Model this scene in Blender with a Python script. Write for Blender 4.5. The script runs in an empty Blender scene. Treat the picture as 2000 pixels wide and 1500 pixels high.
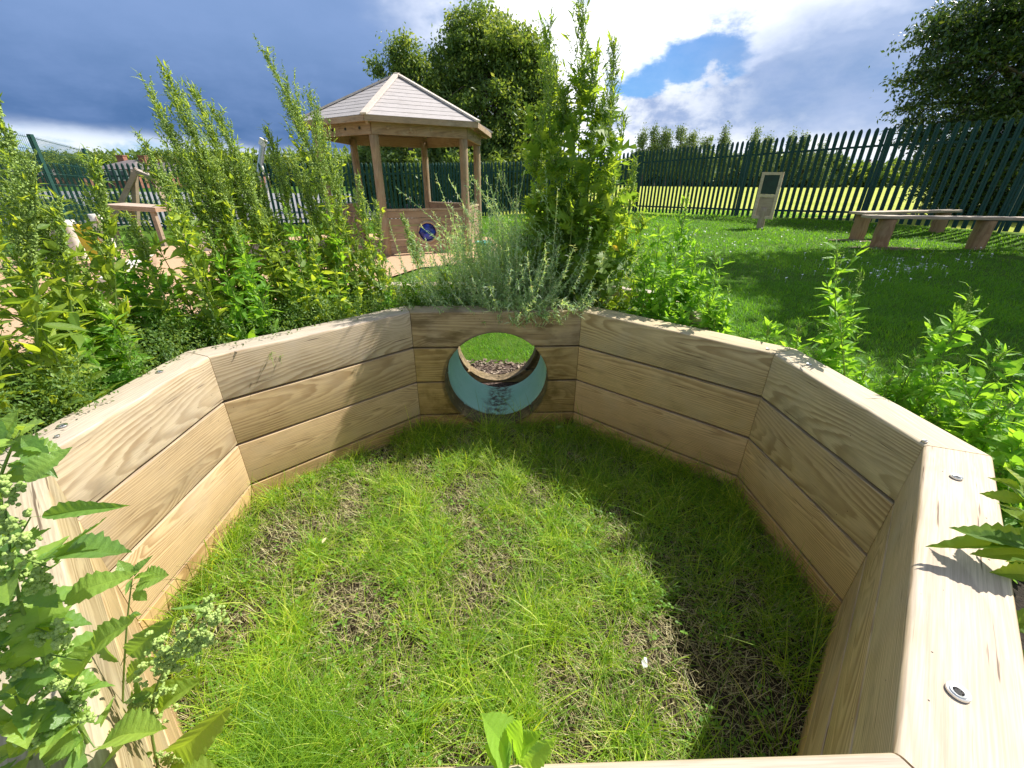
import bpy, math, random
import numpy as np
from mathutils import Vector, Matrix
rng = np.random.default_rng(7)
random.seed(7)
SC = bpy.context.scene
COL = SC.collection
pi = math.pi

# ------------------------------------------------------------------ camera
FPX, PITCH, ROLL, CAMH = 817.1, 0.452, 0.010, 1.315      # focal length in px of a 2000 px wide frame
_fw = np.array([0, math.cos(PITCH), -math.sin(PITCH)])
_r0 = np.array([1.0, 0, 0]); _u0 = np.cross(_r0, _fw)
CR = math.cos(ROLL) * _r0 + math.sin(ROLL) * _u0
CU = -math.sin(ROLL) * _r0 + math.cos(ROLL) * _u0
cam = bpy.data.objects.new('camera', bpy.data.cameras.new('camera'))
COL.objects.link(cam)
M = Matrix.Identity(4)
for i in range(3):
    M[i][0], M[i][1], M[i][2] = CR[i], CU[i], -_fw[i]
M[2][3] = CAMH
cam.matrix_world = M
cam.data.sensor_width = 36
cam.data.lens = FPX / 2000 * 36
cam.data.clip_start = 0.02
cam.data.clip_end = 3000
SC.camera = cam

def ray(x, y):
    return _fw + CR * (x - 1000) / FPX + CU * (750 - y) / FPX
def at(x, y, Y):                                          # point at forward distance Y seen at photo pixel x, y
    d = ray(x, y); return d * (Y / d[1]) + np.array([0, 0, CAMH])
def atz(x, y, z):
    d = ray(x, y); return d * ((z - CAMH) / d[2]) + np.array([0, 0, CAMH])
def azel(x, y):
    d = ray(x, y); d = d / np.linalg.norm(d); return math.atan2(d[0], d[1]), math.asin(d[2])

# ------------------------------------------------------------------ light
SUNV = np.array([0.78, 0.40, 1.0]); SUNV = SUNV / np.linalg.norm(SUNV)
sun_el = math.asin(SUNV[2]); sun_az = math.atan2(SUNV[0], SUNV[1])
sun = bpy.data.objects.new('sun', bpy.data.lights.new('sun', 'SUN'))
COL.objects.link(sun)
sun.data.energy = 5.0
sun.data.angle = math.radians(0.5)
sun.data.color = (1.0, 0.95, 0.87)
sun.rotation_euler = Vector(-SUNV).to_track_quat('-Z', 'Y').to_euler()
SC.view_settings.view_transform = 'Standard'
SC.view_settings.look = 'None'
SC.view_settings.exposure = 0.66
SC.view_settings.gamma = 1.0
SC.cycles.max_bounces = 6
SC.cycles.transparent_max_bounces = 4
SC.cycles.caustics_reflective = False
SC.cycles.caustics_refractive = False

class NT:                                                 # small node helper
    def __init__(s, tree): s.t = tree; s.n = tree.nodes; s.l = tree.links
    def new(s, ty, **kw):
        n = s.n.new(ty)
        for k, v in kw.items(): setattr(n, k, v)
        return n
    def put(s, sock, v):
        if isinstance(v, bpy.types.NodeSocket): s.l.new(v, sock)
        elif isinstance(v, (tuple, list)) and len(v) == 3 and sock.type == 'RGBA': sock.default_value = (*v, 1)
        else: sock.default_value = v
    def m(s, op, a, b=0.0, c=None, clamp=False):
        n = s.new('ShaderNodeMath', operation=op); n.use_clamp = clamp
        s.put(n.inputs[0], a); s.put(n.inputs[1], b)
        if c is not None: s.put(n.inputs[2], c)
        return n.outputs[0]
    def mix(s, f, a, b, blend='MIX'):
        n = s.new('ShaderNodeMix', data_type='RGBA', blend_type=blend)
        s.put(n.inputs[0], f); s.put(n.inputs[6], a); s.put(n.inputs[7], b)
        return n.outputs[2]
    def ss(s, v, a, b, lo=0.0, hi=1.0):
        n = s.new('ShaderNodeMapRange', interpolation_type='SMOOTHSTEP')
        s.put(n.inputs[0], v); s.put(n.inputs[1], a); s.put(n.inputs[2], b); s.put(n.inputs[3], lo); s.put(n.inputs[4], hi)
        return n.outputs[0]
    def noise(s, vec, scale, detail=4, rough=0.5, dist=0.0):
        n = s.new('ShaderNodeTexNoise')
        if vec is not None: s.l.new(vec, n.inputs['Vector'])
        n.inputs['Scale'].default_value = scale; n.inputs['Detail'].default_value = detail
        n.inputs['Roughness'].default_value = rough; n.inputs['Distortion'].default_value = dist
        return n.outputs[0]
    def ramp(s, f, stops):
        n = s.new('ShaderNodeValToRGB'); e = n.color_ramp.elements
        e[0].position = stops[0][0]; e[0].color = (*stops[0][1], 1)
        e[1].position = stops[-1][0]; e[1].color = (*stops[-1][1], 1)
        for p, c in stops[1:-1]:
            q = e.new(p); q.color = (*c, 1)
        s.put(n.inputs[0], f); return n.outputs[0]
    def xyz(s, x, y, z):
        n = s.new('ShaderNodeCombineXYZ'); s.put(n.inputs[0], x); s.put(n.inputs[1], y); s.put(n.inputs[2], z); return n.outputs[0]
    def sep(s, v):
        n = s.new('ShaderNodeSeparateXYZ'); s.put(n.inputs[0], v); return n.outputs

# ------------------------------------------------------------------ world: sky with clouds
world = bpy.data.worlds.new('World'); SC.world = world; world.use_nodes = True
w = NT(world.node_tree); w.n.clear()
out = w.new('ShaderNodeOutputWorld'); bg = w.new('ShaderNodeBackground')
w.l.new(bg.outputs[0], out.inputs[0])
sky = w.new('ShaderNodeTexSky', sky_type='NISHITA')
sky.sun_disc = False; sky.sun_elevation = sun_el; sky.sun_rotation = sun_az
tc = w.new('ShaderNodeTexCoord')
vx, vy, vz = w.sep(tc.outputs['Generated'])[:3]
az = w.m('ARCTAN2', vx, vy); el = w.m('ARCSINE', vz)
base_v = w.xyz(az, w.m('MULTIPLY', el, 1.7), 0.0)
n1 = w.noise(base_v, 4.5, 5, 0.55)
n2 = w.noise(w.xyz(w.m('ADD', az, 7.3), w.m('MULTIPLY', el, 1.7), 3.1), 4.5, 5, 0.55)
WA = w.m('ADD', az, w.m('MULTIPLY', w.m('SUBTRACT', n1, 0.5), 0.30))
WE = w.m('ADD', el, w.m('MULTIPLY', w.m('SUBTRACT', n2, 0.5), 0.16))
def blob(px, py, rx, ry, warp=True):
    a0, e0 = azel(px, py)
    A, E_ = (WA, WE) if warp else (az, el)
    da = w.m('DIVIDE', w.m('SUBTRACT', A, a0), rx / 908.0); de = w.m('DIVIDE', w.m('SUBTRACT', E_, e0), ry / 908.0)
    q = w.m('ADD', w.m('MULTIPLY', da, da), w.m('MULTIPLY', de, de))
    return w.m('POWER', 2.71828, w.m('MULTIPLY', q, -1.0))
def over(c, f, col): return w.mix(f, c, col)
fine = w.noise(w.xyz(az, w.m('MULTIPLY', el, 2.2), 1.7), 8.0, 8, 0.58, 0.1)
billow = w.noise(w.xyz(az, w.m('MULTIPLY', el, 1.7), 5.7), 13.0, 9, 0.60, 0.15)
c = w.mix(w.ss(fine, 0.30, 0.72), (0.46, 0.58, 0.82), (0.95, 1.02, 1.14))          # pale grey cloud everywhere
# bright sunlit cloud in the middle and to the right
br = w.m('MINIMUM', w.m('ADD', w.m('ADD', blob(1010, 20, 260, 130), blob(1420, 20, 330, 75)), w.m('ADD', blob(1180, 230, 150, 80), blob(1480, 130, 190, 60))), 1.0)
c = over(c, w.m('MULTIPLY', br, w.ss(w.m('ADD', w.m('MULTIPLY', billow, .6), w.m('MULTIPLY', fine, .4)), 0.38, 0.55, .25, 1.0)), (1.45, 1.46, 1.50))
# blue gap
gap = w.m('ADD', w.m('ADD', blob(1325, 150, 95, 50, False), blob(1390, 100, 60, 22, False)), blob(1240, 205, 40, 30, False))
blue = w.mix(w.ss(el, 0.05, 0.3), (0.20, 0.50, 0.90), (0.07, 0.30, 0.78))
c = over(c, w.ss(w.m('SUBTRACT', gap, w.m('MULTIPLY', w.m('SUBTRACT', w.m('ADD', w.m('MULTIPLY', billow, .5), w.m('MULTIPLY', fine, .5)), 0.49), 3.6)), 0.22, 0.95, 0.0, .92), blue)
# cumulus bank low on the right
bank = w.m('ADD', blob(1330, 235, 190, 45), blob(1530, 170, 130, 42))
c = over(c, w.ss(w.m('ADD', bank, w.m('MULTIPLY', w.m('SUBTRACT', billow, 0.5), 1.6)), 0.34, 0.62), w.mix(w.ss(billow, 0.34, 0.62), (0.36, 0.46, 0.70), (1.02, 1.05, 1.10)))
# grey veil to the right, darker low down
gr = w.m('ADD', blob(1680, 205, 210, 75), w.m('MULTIPLY', blob(1880, 50, 300, 120), 0.9))
c = over(c, w.m('MINIMUM', w.m('MULTIPLY', gr, w.ss(fine, 0.15, 0.75, 0.6, 1.0)), 0.92), w.mix(fine, (0.13, 0.27, 0.52), (0.42, 0.52, 0.78)))
c = over(c, w.m('MULTIPLY', blob(1640, 305, 260, 26), 0.9), (1.1, 1.12, 1.15))
# storm cloud on the left
eb = w.m('ADD', el, w.m('MULTIPLY', w.m('SUBTRACT', fine, 0.5), 0.05))
a_l, e_l = azel(60, 250); a_r, e_r = azel(620, 305)
edge = w.m('ADD', e_l, w.m('MULTIPLY', w.m('SUBTRACT', az, a_l), (e_r - e_l) / (a_r - a_l)))
dm = w.m('MULTIPLY', w.ss(w.m('SUBTRACT', eb, edge), -0.012, 0.022), w.ss(WA, azel(1010, 150)[0], azel(700, 150)[0]))
dcol = w.mix(w.ss(el, 0.05, 0.26), (0.055, 0.14, 0.33), (0.20, 0.32, 0.58))
dcol = w.mix(w.ss(fine, 0.25, 0.8, 0.0, 0.45), dcol, (0.25, 0.37, 0.66))
c = over(c, dm, dcol)
low = w.m('MULTIPLY', w.ss(w.m('SUBTRACT', eb, edge), 0.012, -0.02), w.ss(az, azel(800, 300)[0], azel(600, 300)[0]))
c = over(c, w.m('MULTIPLY', low, 0.85), w.mix(w.ss(billow, 0.40, 0.60), (0.36, 0.58, 0.78), (0.88, 0.95, 1.0)))
# overhead and behind: open physical sky with broken cloud
skyc = w.mix(1.0, sky.outputs[0], (0.11, 0.11, 0.11), 'MULTIPLY')
up = w.mix(w.ss(fine, 0.42, 0.62), skyc, (0.50, 0.54, 0.62))
c = w.mix(w.ss(el, 0.34, 0.62), c, up)
w.l.new(c, bg.inputs[0]); bg.inputs[1].default_value = 0.72

# ------------------------------------------------------------------ object helpers
def tag(o, label=None, cat=None, group=None, kind=None):
    if label: o['label'] = label
    if cat: o['category'] = cat
    if group: o['group'] = group
    if kind: o['kind'] = kind
    return o
def empty(name, loc, label, cat, group=None, rz=0):
    o = bpy.data.objects.new(name, None); COL.objects.link(o)
    o.location = loc; o.rotation_euler = (0, 0, rz); o.empty_display_size = 0.1
    return tag(o, label, cat, group)

class MB:
    """collects pieces, then links them as one mesh"""
    def __init__(s): s.v = []; s.f = {3: [], 4: []}; s.ng = []; s.r = []; s.n = 0
    def add(s, V, F, rnd=None):
        V = np.asarray(V, float).reshape(-1, 3)
        if isinstance(F, np.ndarray): F = [F]
        for a in F:
            a = np.asarray(a)
            if a.ndim == 2 and a.shape[1] in (3, 4): s.f[a.shape[1]].append(a + s.n)
            elif a.ndim == 1: s.ng.append(a + s.n)
        s.v.append(V); s.r.append(np.full(len(V), random.random()) if rnd is None else np.broadcast_to(np.asarray(rnd, float), (len(V),)))
        s.n += len(V); return s
    def box(s, c, size, R=None, rnd=None):
        h = np.array(size, float) / 2
        V = np.array([[x, y, z] for x in (-1, 1) for y in (-1, 1) for z in (-1, 1)]) * h
        if R is not None: V = V @ np.asarray(R, float).T
        return s.add(V + np.asarray(c, float), np.array([[0, 1, 3, 2], [4, 6, 7, 5], [0, 4, 5, 1], [2, 3, 7, 6], [0, 2, 6, 4], [1, 5, 7, 3]]), rnd)
    def bar(s, a, b, wd, ht, up=(0, 0, 1), rnd=None):
        a, b = np.asarray(a, float), np.asarray(b, float); d = b - a; L = np.linalg.norm(d); d = d / L
        sd = np.cross(d, up); sd = sd / np.linalg.norm(sd); u = np.cross(sd, d)
        return s.box((a + b) / 2, (L, wd, ht), np.stack([d, sd, u], 1), rnd)
    def tube(s, P, r, n=8, caps=True, rnd=None):
        P = np.asarray(P, float); k = len(P); r = np.broadcast_to(np.asarray(r, float), (k,))
        T = np.gradient(P, axis=0); T /= np.linalg.norm(T, axis=1)[:, None] + 1e-12
        ref = np.array([0, 0, 1.0]) if abs(T[:, 2]).mean() < 0.8 else np.array([1.0, 0, 0])
        A = np.cross(T, ref); A /= np.linalg.norm(A, axis=1)[:, None] + 1e-12; B = np.cross(T, A)
        th = np.arange(n) * 2 * pi / n
        V = (P[:, None] + r[:, None, None] * (np.cos(th)[None, :, None] * A[:, None] + np.sin(th)[None, :, None] * B[:, None])).reshape(-1, 3)
        i = np.arange(k - 1)[:, None] * n; j = np.arange(n)[None]; j2 = (j + 1) % n
        F = np.stack([i + j, i + j2, i + n + j2, i + n + j], -1).reshape(-1, 4)
        fs = [F]
        if caps and n > 4: fs += [np.arange(n), np.arange(n)[::-1] + (k - 1) * n]
        return s.add(V, fs, rnd)
    def build(s, name, mat, parent=None, smooth=False, local=False):
        if not s.n: return None
        V = np.concatenate(s.v)
        if parent is not None and not local:
            pm = np.array(parent_world(parent).inverted()); V = V @ pm[:3, :3].T + pm[:3, 3]
        me = bpy.data.meshes.new(name)
        loops, starts = [], []
        o = 0
        for k in (3, 4):
            if s.f[k]:
                F = np.concatenate(s.f[k]); loops.append(F.ravel()); starts.append(o + np.arange(len(F)) * k); o += F.size
        for a in s.ng: loops.append(a); starts.append(np.array([o])); o += len(a)
        L = np.concatenate(loops).astype(np.int32); S = np.concatenate(starts).astype(np.int32)
        me.vertices.add(len(V)); me.vertices.foreach_set('co', V.astype(np.float32).ravel())
        me.loops.add(len(L)); me.loops.foreach_set('vertex_index', L)
        me.polygons.add(len(S)); me.polygons.foreach_set('loop_start', S)
        me.update(calc_edges=True)
        at_ = me.attributes.new('rnd', 'FLOAT', 'POINT'); at_.data.foreach_set('value', np.concatenate(s.r).astype(np.float32))
        if smooth: me.shade_smooth()
        else: me.shade_flat()
        me.materials.append(mat)
        ob = bpy.data.objects.new(name, me); COL.objects.link(ob)
        if parent is not None: ob.parent = parent
        return ob
_pw = {}
def parent_world(p):
    m = p.matrix_basis.copy()
    while p.parent: p = p.parent; m = p.matrix_basis @ m
    return m

def vnoise(x, y, seed=0):
    xi, yi = np.floor(x).astype(int), np.floor(y).astype(int); fx, fy = x - xi, y - yi
    fx, fy = fx * fx * (3 - 2 * fx), fy * fy * (3 - 2 * fy)
    def h(a, b):
        k = (a * 374761393 + b * 668265263 + seed * 1442695041) & 0xffffffff
        k = ((k ^ (k >> 13)) * 1274126177) & 0xffffffff
        return ((k ^ (k >> 16)) & 0xffff) / 65535.0
    return (h(xi, yi) * (1 - fx) + h(xi + 1, yi) * fx) * (1 - fy) + (h(xi, yi + 1) * (1 - fx) + h(xi + 1, yi + 1) * fx) * fy
def fbm(x, y, seed=0, o=3):
    return sum(vnoise(x * 2 ** i, y * 2 ** i, seed + i) * 0.5 ** i for i in range(o)) / sum(0.5 ** i for i in range(o))
def sstep(x, a, b):
    t = np.clip((x - a) / (b - a), 0, 1); return t * t * (3 - 2 * t)

# ------------------------------------------------------------------ materials
def mat(name):
    m = bpy.data.materials.new(name); m.use_nodes = True
    t = NT(m.node_tree); p = t.n['Principled BSDF']
    return m, t, p
def attr(t, name='rnd'):
    n = t.new('ShaderNodeAttribute'); n.attribute_name = name; return n.outputs['Fac']
def bump(t, p, h, strength=0.3, dist=0.01):
    n = t.new('ShaderNodeBump'); n.inputs['Strength'].default_value = strength; n.inputs['Distance'].default_value = dist
    t.put(n.inputs['Height'], h); t.l.new(n.outputs[0], p.inputs['Normal'])
def plain(name, col, rough=0.6, metal=0.0, nz=0.0, scale=20):
    m, t, p = mat(name); p.inputs['Roughness'].default_value = rough; p.inputs['Metallic'].default_value = metal
    g = t.new('ShaderNodeNewGeometry').outputs['Position']
    f = t.ss(t.noise(g, scale, 5, 0.6), 0.3, 0.7)
    t.put(p.inputs['Base Color'], t.mix(f, tuple(x * (1 - nz) for x in col), tuple(min(1, x * (1 + nz)) for x in col)))
    return m
GAIN = {'hen_leaf': 1.85, 'fresh_leaf': 1.8, 'mugwort_leaf': 1.6, 'small_leaf': 1.9, 'near_leaf': 2.3, 'bud': 1.6, 'yellow_leaf': 1.1, 'dry_straw': 1.9, 'tree_leaf': 3.0, 'beech_leaf': 2.1, 'birch_leaf': 3.0, 'bark_chip': 1.2, 'silver_leaf': 3.1, 'lawn_blade': 1.9, 'grass_blade': 2.15}
def foliage(name, stops, trans, tcol_gain=2.2, rough=0.5, spec=0.35):
    m, t, p = mat(name)
    g = t.new('ShaderNodeNewGeometry').outputs['Position']
    f = t.m('ADD', t.m('MULTIPLY', attr(t), 0.75), t.m('MULTIPLY', t.noise(g, 9, 3), 0.25), clamp=True)
    col = t.ramp(f, [(a, tuple(min(.8, q * GAIN.get(name, 1.55)) for q in c_)) for a, c_ in stops])
    t.l.new(col, p.inputs['Base Color']); p.inputs['Roughness'].default_value = rough
    p.inputs['Specular IOR Level'].default_value = spec
    tr = t.new('ShaderNodeBsdfTranslucent')
    t.l.new(t.mix(1.0, col, (tcol_gain * 1.25, tcol_gain * 1.05, tcol_gain * 0.38), 'MULTIPLY'), tr.inputs[0])
    ms = t.new('ShaderNodeMixShader'); ms.inputs[0].default_value = trans
    t.l.new(p.outputs[0], ms.inputs[1]); t.l.new(tr.outputs[0], ms.inputs[2])
    t.l.new(ms.outputs[0], t.n['Material Output'].inputs[0])
    return m
G = lambda r, g, b: (r, g, b)
M_hen = foliage('hen_leaf', [(0, G(.035, .085, .018)), (.45, G(.10, .155, .028)), (.8, G(.165, .22, .035)), (.97, G(.19, .25, .04)), (1, G(.5, .38, .03))], .5)
def leaf_relief(m, scale=160, st=.5):
    t = NT(m.node_tree); p = t.n['Principled BSDF']; g = t.new('ShaderNodeNewGeometry').outputs['Position']
    bump(t, p, t.noise(g, scale, 3, .6), st, .003)
M_fresh = foliage('fresh_leaf', [(0, G(.05, .12, .02)), (.5, G(.09, .19, .025)), (1, G(.14, .25, .035))], .48)
M_near = foliage('near_leaf', [(0, G(.04, .085, .025)), (.5, G(.075, .135, .028)), (1, G(.14, .205, .035))], .40, spec=.5, rough=.42)
leaf_relief(M_near); leaf_relief(M_fresh, 120); leaf_relief(M_hen, 120)
M_mug = foliage('mugwort_leaf', [(0, G(.04, .10, .02)), (.5, G(.10, .17, .028)), (1, G(.17, .235, .035))], .5)
M_bud = foliage('bud', [(0, G(.15, .22, .06)), (.6, G(.24, .33, .09)), (1, G(.34, .42, .15))], .25, 1.3)
M_silver = foliage('silver_leaf', [(0, G(.07, .12, .06)), (.6, G(.14, .20, .11)), (1, G(.30, .36, .24))], .42, 1.5)
M_thyme = foliage('small_leaf', [(0, G(.025, .06, .015)), (.6, G(.06, .11, .025)), (.9, G(.13, .19, .05)), (1, G(.3, .34, .16))], .35)
M_yellow = foliage('yellow_leaf', [(0, G(.55, .40, .03)), (1, G(.75, .60, .15))], .4, 1.2)
M_stem = foliage('stem', [(0, G(.07, .13, .03)), (.6, G(.13, .20, .04)), (1, G(.20, .24, .07))], .1)
M_grass = foliage('grass_blade', [(0, G(.02, .055, .010)), (.5, G(.080, .150, .013)), (.82, G(.175, .24, .025)), (1, G(.40, .36, .15))], .45, 2.4, .45)
M_lawn = foliage('lawn_blade', [(0, G(.022, .075, .006)), (.6, G(.055, .145, .008)), (1, G(.11, .20, .012))], .45, 2.3, .5)
M_straw = foliage('dry_straw', [(0, G(.15, .125, .065)), (.5, G(.33, .285, .155)), (1, G(.5, .44, .26))], .2, 1.0, .7)
M_tree = foliage('tree_leaf', [(0, G(.02, .04, .012)), (.5, G(.045, .075, .02)), (.85, G(.09, .12, .035)), (1, G(.16, .17, .06))], .45, 1.7, .45, .4)
M_treer = foliage('beech_leaf', [(0, G(.012, .03, .012)), (.6, G(.03, .06, .018)), (.9, G(.06, .09, .02)), (1, G(.14, .14, .03))], .28, 1.6, .3, .6)
M_birch = foliage('birch_leaf', [(0, G(.035, .06, .03)), (1, G(.09, .12, .05))], .25, 1.4, .5)
M_bark, t, p = mat('bark')
g = t.new('ShaderNodeNewGeometry').outputs['Position']
t.l.new(t.ramp(t.noise(g, 14, 6, .65), [(.3, (.05, .04, .03)), (.7, (.16, .13, .10))]), p.inputs['Base Color']); p.inputs['Roughness'].default_value = .9

def wood(name, light, dark, ring=150.0, knots=True, dirt=False):
    m, t, p = mat(name)
    oc = t.new('ShaderNodeTexCoord').outputs['Object']
    oi = t.new('ShaderNodeObjectInfo')
    rnd = oi.outputs['Random']
    x, y, z = t.sep(oc)[:3]
    x = t.m('ADD', x, t.m('MULTIPLY', rnd, 37.0))
    # pith of each board lies somewhere off the board
    cy = t.m('ADD', t.m('MULTIPLY', t.m('FRACT', t.m('MULTIPLY', rnd, 7.13)), 0.20), 0.02)
    cy = t.m('ADD', cy, t.m('MULTIPLY', t.m('SUBTRACT', x, t.m('MULTIPLY', rnd, 37.0)), t.m('MULTIPLY', t.m('SUBTRACT', t.m('FRACT', t.m('MULTIPLY', rnd, 23.3)), .5), .12)))
    cz = t.m('MULTIPLY', t.m('SUBTRACT', t.m('FRACT', t.m('MULTIPLY', rnd, 13.7)), 0.5), 0.26)
    v = t.xyz(x, y, z)
    lowv = t.xyz(t.m('MULTIPLY', x, 1.1), t.m('MULTIPLY', y, 5.0), t.m('MULTIPLY', z, 5.0))
    wob = t.m('SUBTRACT', t.noise(lowv, 1.0, 3, .5), 0.5)
    wob2 = t.m('SUBTRACT', t.noise(t.xyz(t.m('MULTIPLY', x, 7.0), t.m('MULTIPLY', y, 26), t.m('MULTIPLY', z, 26)), 1.0, 3, .6), 0.5)
    vo = t.new('ShaderNodeTexVoronoi'); vo.inputs['Scale'].default_value = 1.0
    t.l.new(t.xyz(t.m('MULTIPLY', x, 2.4), t.m('MULTIPLY', y, .7), t.m('MULTIPLY', z, 6.0)), vo.inputs['Vector'])
    kd = vo.outputs['Distance']; kr = t.sep(vo.outputs['Color'])[0]
    gate = t.m('GREATER_THAN', kr, 0.58 if knots else 2.0)
    kpush = t.m('MULTIPLY', t.ss(kd, 0.42, 0.05), gate)
    kmask = t.m('MULTIPLY', t.ss(kd, 0.105, 0.06), gate)
    dy = t.m('SUBTRACT', y, cy); dz = t.m('SUBTRACT', z, cz)
    rad = t.m('SQRT', t.m('ADD', t.m('MULTIPLY', dy, dy), t.m('MULTIPLY', dz, dz)))
    rad = t.m('ADD', rad, t.m('MULTIPLY', wob, 0.040)); rad = t.m('ADD', rad, t.m('MULTIPLY', wob2, 0.006))
    rad = t.m('ADD', rad, t.m('MULTIPLY', kpush, 0.03))
    rv = t.noise(t.xyz(rad, 3.3, t.m('MULTIPLY', rnd, 50)), 38.0, 2, .5)
    ph = t.m('FRACT', t.m('ADD', t.m('MULTIPLY', rad, ring), t.m('MULTIPLY', rv, 2.2)))
    grain = t.m('MULTIPLY', t.ss(ph, 0.15, 0.78), t.ss(ph, 1.0, 0.86))
    fib = t.noise(t.xyz(t.m('MULTIPLY', x, 9), t.m('MULTIPLY', y, 320), t.m('MULTIPLY', z, 320)), 1.0, 3, .6)
    patch = t.noise(v, 3.2, 4, .6)
    fac = t.m('MULTIPLY', grain, t.ss(t.noise(v, 5.5, 3), .25, .7, .25, .9))
    col = t.mix(fac, light, dark)
    col = t.mix(t.ss(fib, .35, .75, 0.0, .5), col, tuple(.48 * a for a in light))
    col = t.mix(t.ss(patch, .45, .75, 0.0, .45), col, tuple(g_ * .8 for g_ in (.60, .54, .46)))
    stn = t.noise(t.xyz(t.m('MULTIPLY', x, 1.2), t.m('MULTIPLY', y, 2), t.m('MULTIPLY', z, 4.5)), 2.2, 6, .68)
    col = t.mix(t.ss(stn, .50, .72, 0.0, .62), col, tuple(.42 * a for a in light))
    nz_ = t.sep(t.new('ShaderNodeNewGeometry').outputs['Normal'])[2]
    col = t.mix(t.m('MULTIPLY', t.ss(nz_, .55, .95), .55), col, t.mix(t.ss(fib, .3, .7), (.60, .54, .48), (.44, .38, .33)))
    # fine dark checks and insect marks
    chk = t.noise(t.xyz(t.m('MULTIPLY', x, 4), t.m('MULTIPLY', y, 110), t.m('MULTIPLY', z, 110)), 1.0, 3, .6)
    col = t.mix(t.ss(chk, .63, .71, 0.0, .8), col, (.09, .055, .035))
    kring = t.m('FRACT', t.m('MULTIPLY', kd, 55.0))
    kc = t.mix(t.ss(kring, .3, .8), (.30, .18, .09), (.15, .08, .04))
    col = t.mix(t.m('MULTIPLY', kmask, .85), col, kc)
    spk = t.new('ShaderNodeTexVoronoi'); spk.inputs['Scale'].default_value = 34
    t.l.new(v, spk.inputs['Vector'])
    col = t.mix(t.m('MULTIPLY', t.m('LESS_THAN', spk.outputs['Distance'], .055), t.m('GREATER_THAN', t.sep(spk.outputs['Color'])[0], .72)), col, (.05, .035, .03))
    if dirt:
        wp = t.new('ShaderNodeNewGeometry').outputs['Position']; wx, wy, wz = t.sep(wp)[:3]
        ax_, az_ = t.m('ADD', wx, .092), t.m('SUBTRACT', wz, .30)
        ra = t.m('SQRT', t.m('ADD', t.m('MULTIPLY', ax_, ax_), t.m('MULTIPLY', az_, az_)))
        dn = t.noise(wp, 26, 6, .65)
        col = t.mix(t.m('MULTIPLY', t.ss(ra, .305, .288), t.ss(dn, .30, .62, .35, 1.0)), col, (.13, .115, .085))
        col = t.mix(t.m('MULTIPLY', t.ss(t.noise(wp, 7, 5, .6), .48, .70), t.ss(wz, .75, .1, .35, .75)), col, (.16, .13, .05))
        col = t.mix(t.m('MULTIPLY', t.ss(t.noise(t.xyz(t.m('MULTIPLY', wx, 2.5), wy, t.m('MULTIPLY', wz, 9)), 1.6, 4, .6), .52, .68), .6), col, (.12, .085, .035))
    col = t.mix(1.0, col, oi.outputs['Color'], 'MULTIPLY')
    t.l.new(col, p.inputs['Base Color']); p.inputs['Roughness'].default_value = .72; p.inputs['Specular IOR Level'].default_value = .25
    bump(t, p, t.m('ADD', t.m('MULTIPLY', fib, .7), t.m('MULTIPLY', fac, -.15)), .30, .0012)
    return m
M_wood = wood('sleeper_pine', (.66, .53, .345), (.345, .235, .125))
M_wet = wood('damp_pine', (.60, .49, .30), (.30, .215, .105), dirt=True)
M_gwood = wood('shelter_pine', (.46, .35, .25), (.30, .215, .145), 70, True)
M_log = wood('log_wood', (.50, .38, .26), (.32, .22, .14), 60, True)
M_roofw = wood('roof_board', (.60, .55, .52), (.36, .32, .30), 60, True)
M_green = plain('fence_green', (.005, .055, .042), .6, 0, .25, 30)
M_galv = plain('galvanised_steel', (.55, .56, .57), .35, .9, .15, 60)
M_white = plain('pale_painted_wood', (.72, .68, .60), .6, 0, .15, 12)
M_yellowp = plain('yellow_plastic', (.85, .58, .01), .35, 0, .05, 8)
M_bluep = plain('blue_plastic', (.010, .03, .26), .12, 0, .8, 9)
M_teal = plain('teal_plastic', (.04, .38, .42), .35, 0, .1, 10)
M_board = plain('chalkboard_green', (.008, .03, .016), .5, 0, .3, 10)
M_daisy = plain('daisy_petal', (.85, .85, .82), .6)
M_soil = None
M_soil, t, p = mat('soil')
g = t.new('ShaderNodeNewGeometry').outputs['Position']
t.l.new(t.ramp(t.noise(g, 45, 8, .7), [(.3, (.012, .009, .006)), (.6, (.05, .036, .024)), (.8, (.12, .09, .06))]), p.inputs['Base Color'])
p.inputs['Roughness'].default_value = .95; bump(t, p, t.noise(g, 40, 8, .7), .9, .03)

# ------------------------------------------------------------------ the planter: corner points of the inner octagon
C = np.array([(-.44, .232), (-1.13, .824), (-1.148, 1.464), (-.526, 2.084), (.362, 2.138), (1.042, 1.554), (1.076, .916), (.462, .262)])
WT = 0.711
LV = [0.711, 0.511, 0.307, 0.098, -0.11]
CEN = C.mean(0)
def inset(pts, d):
    """offset a clockwise closed polygon outwards by d"""
    n = len(pts); res = []
    for i in range(n):
        a, b, c_ = pts[i - 1], pts[i], pts[(i + 1) % n]
        e1, e2 = b - a, c_ - b; n1 = np.array([-e1[1], e1[0]]) / np.linalg.norm(e1); n2 = np.array([-e2[1], e2[0]]) / np.linalg.norm(e2)
        if n1 @ (b - CEN) < 0: n1 = -n1
        if n2 @ (b - CEN) < 0: n2 = -n2
        res.append(b + d * (n1 + n2) / (1 + n1 @ n2))
    return np.array(res)
def inside(x, y, poly):
    r = np.zeros(np.shape(x), bool); n = len(poly)
    for i in range(n):
        (x1, y1), (x2, y2) = poly[i], poly[(i + 1) % n]
        cnd = ((y1 > y) != (y2 > y)) & (x < (x2 - x1) * (y - y1) / (y2 - y1 + 1e-12) + x1)
        r ^= cnd
    return r
OUTC = inset(C, .62)
RING = np.array([OUTC[7] + [0, 0], OUTC[0], OUTC[1], OUTC[2], OUTC[3], OUTC[4], (.90, 2.46), (.93, 1.93)])

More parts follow.
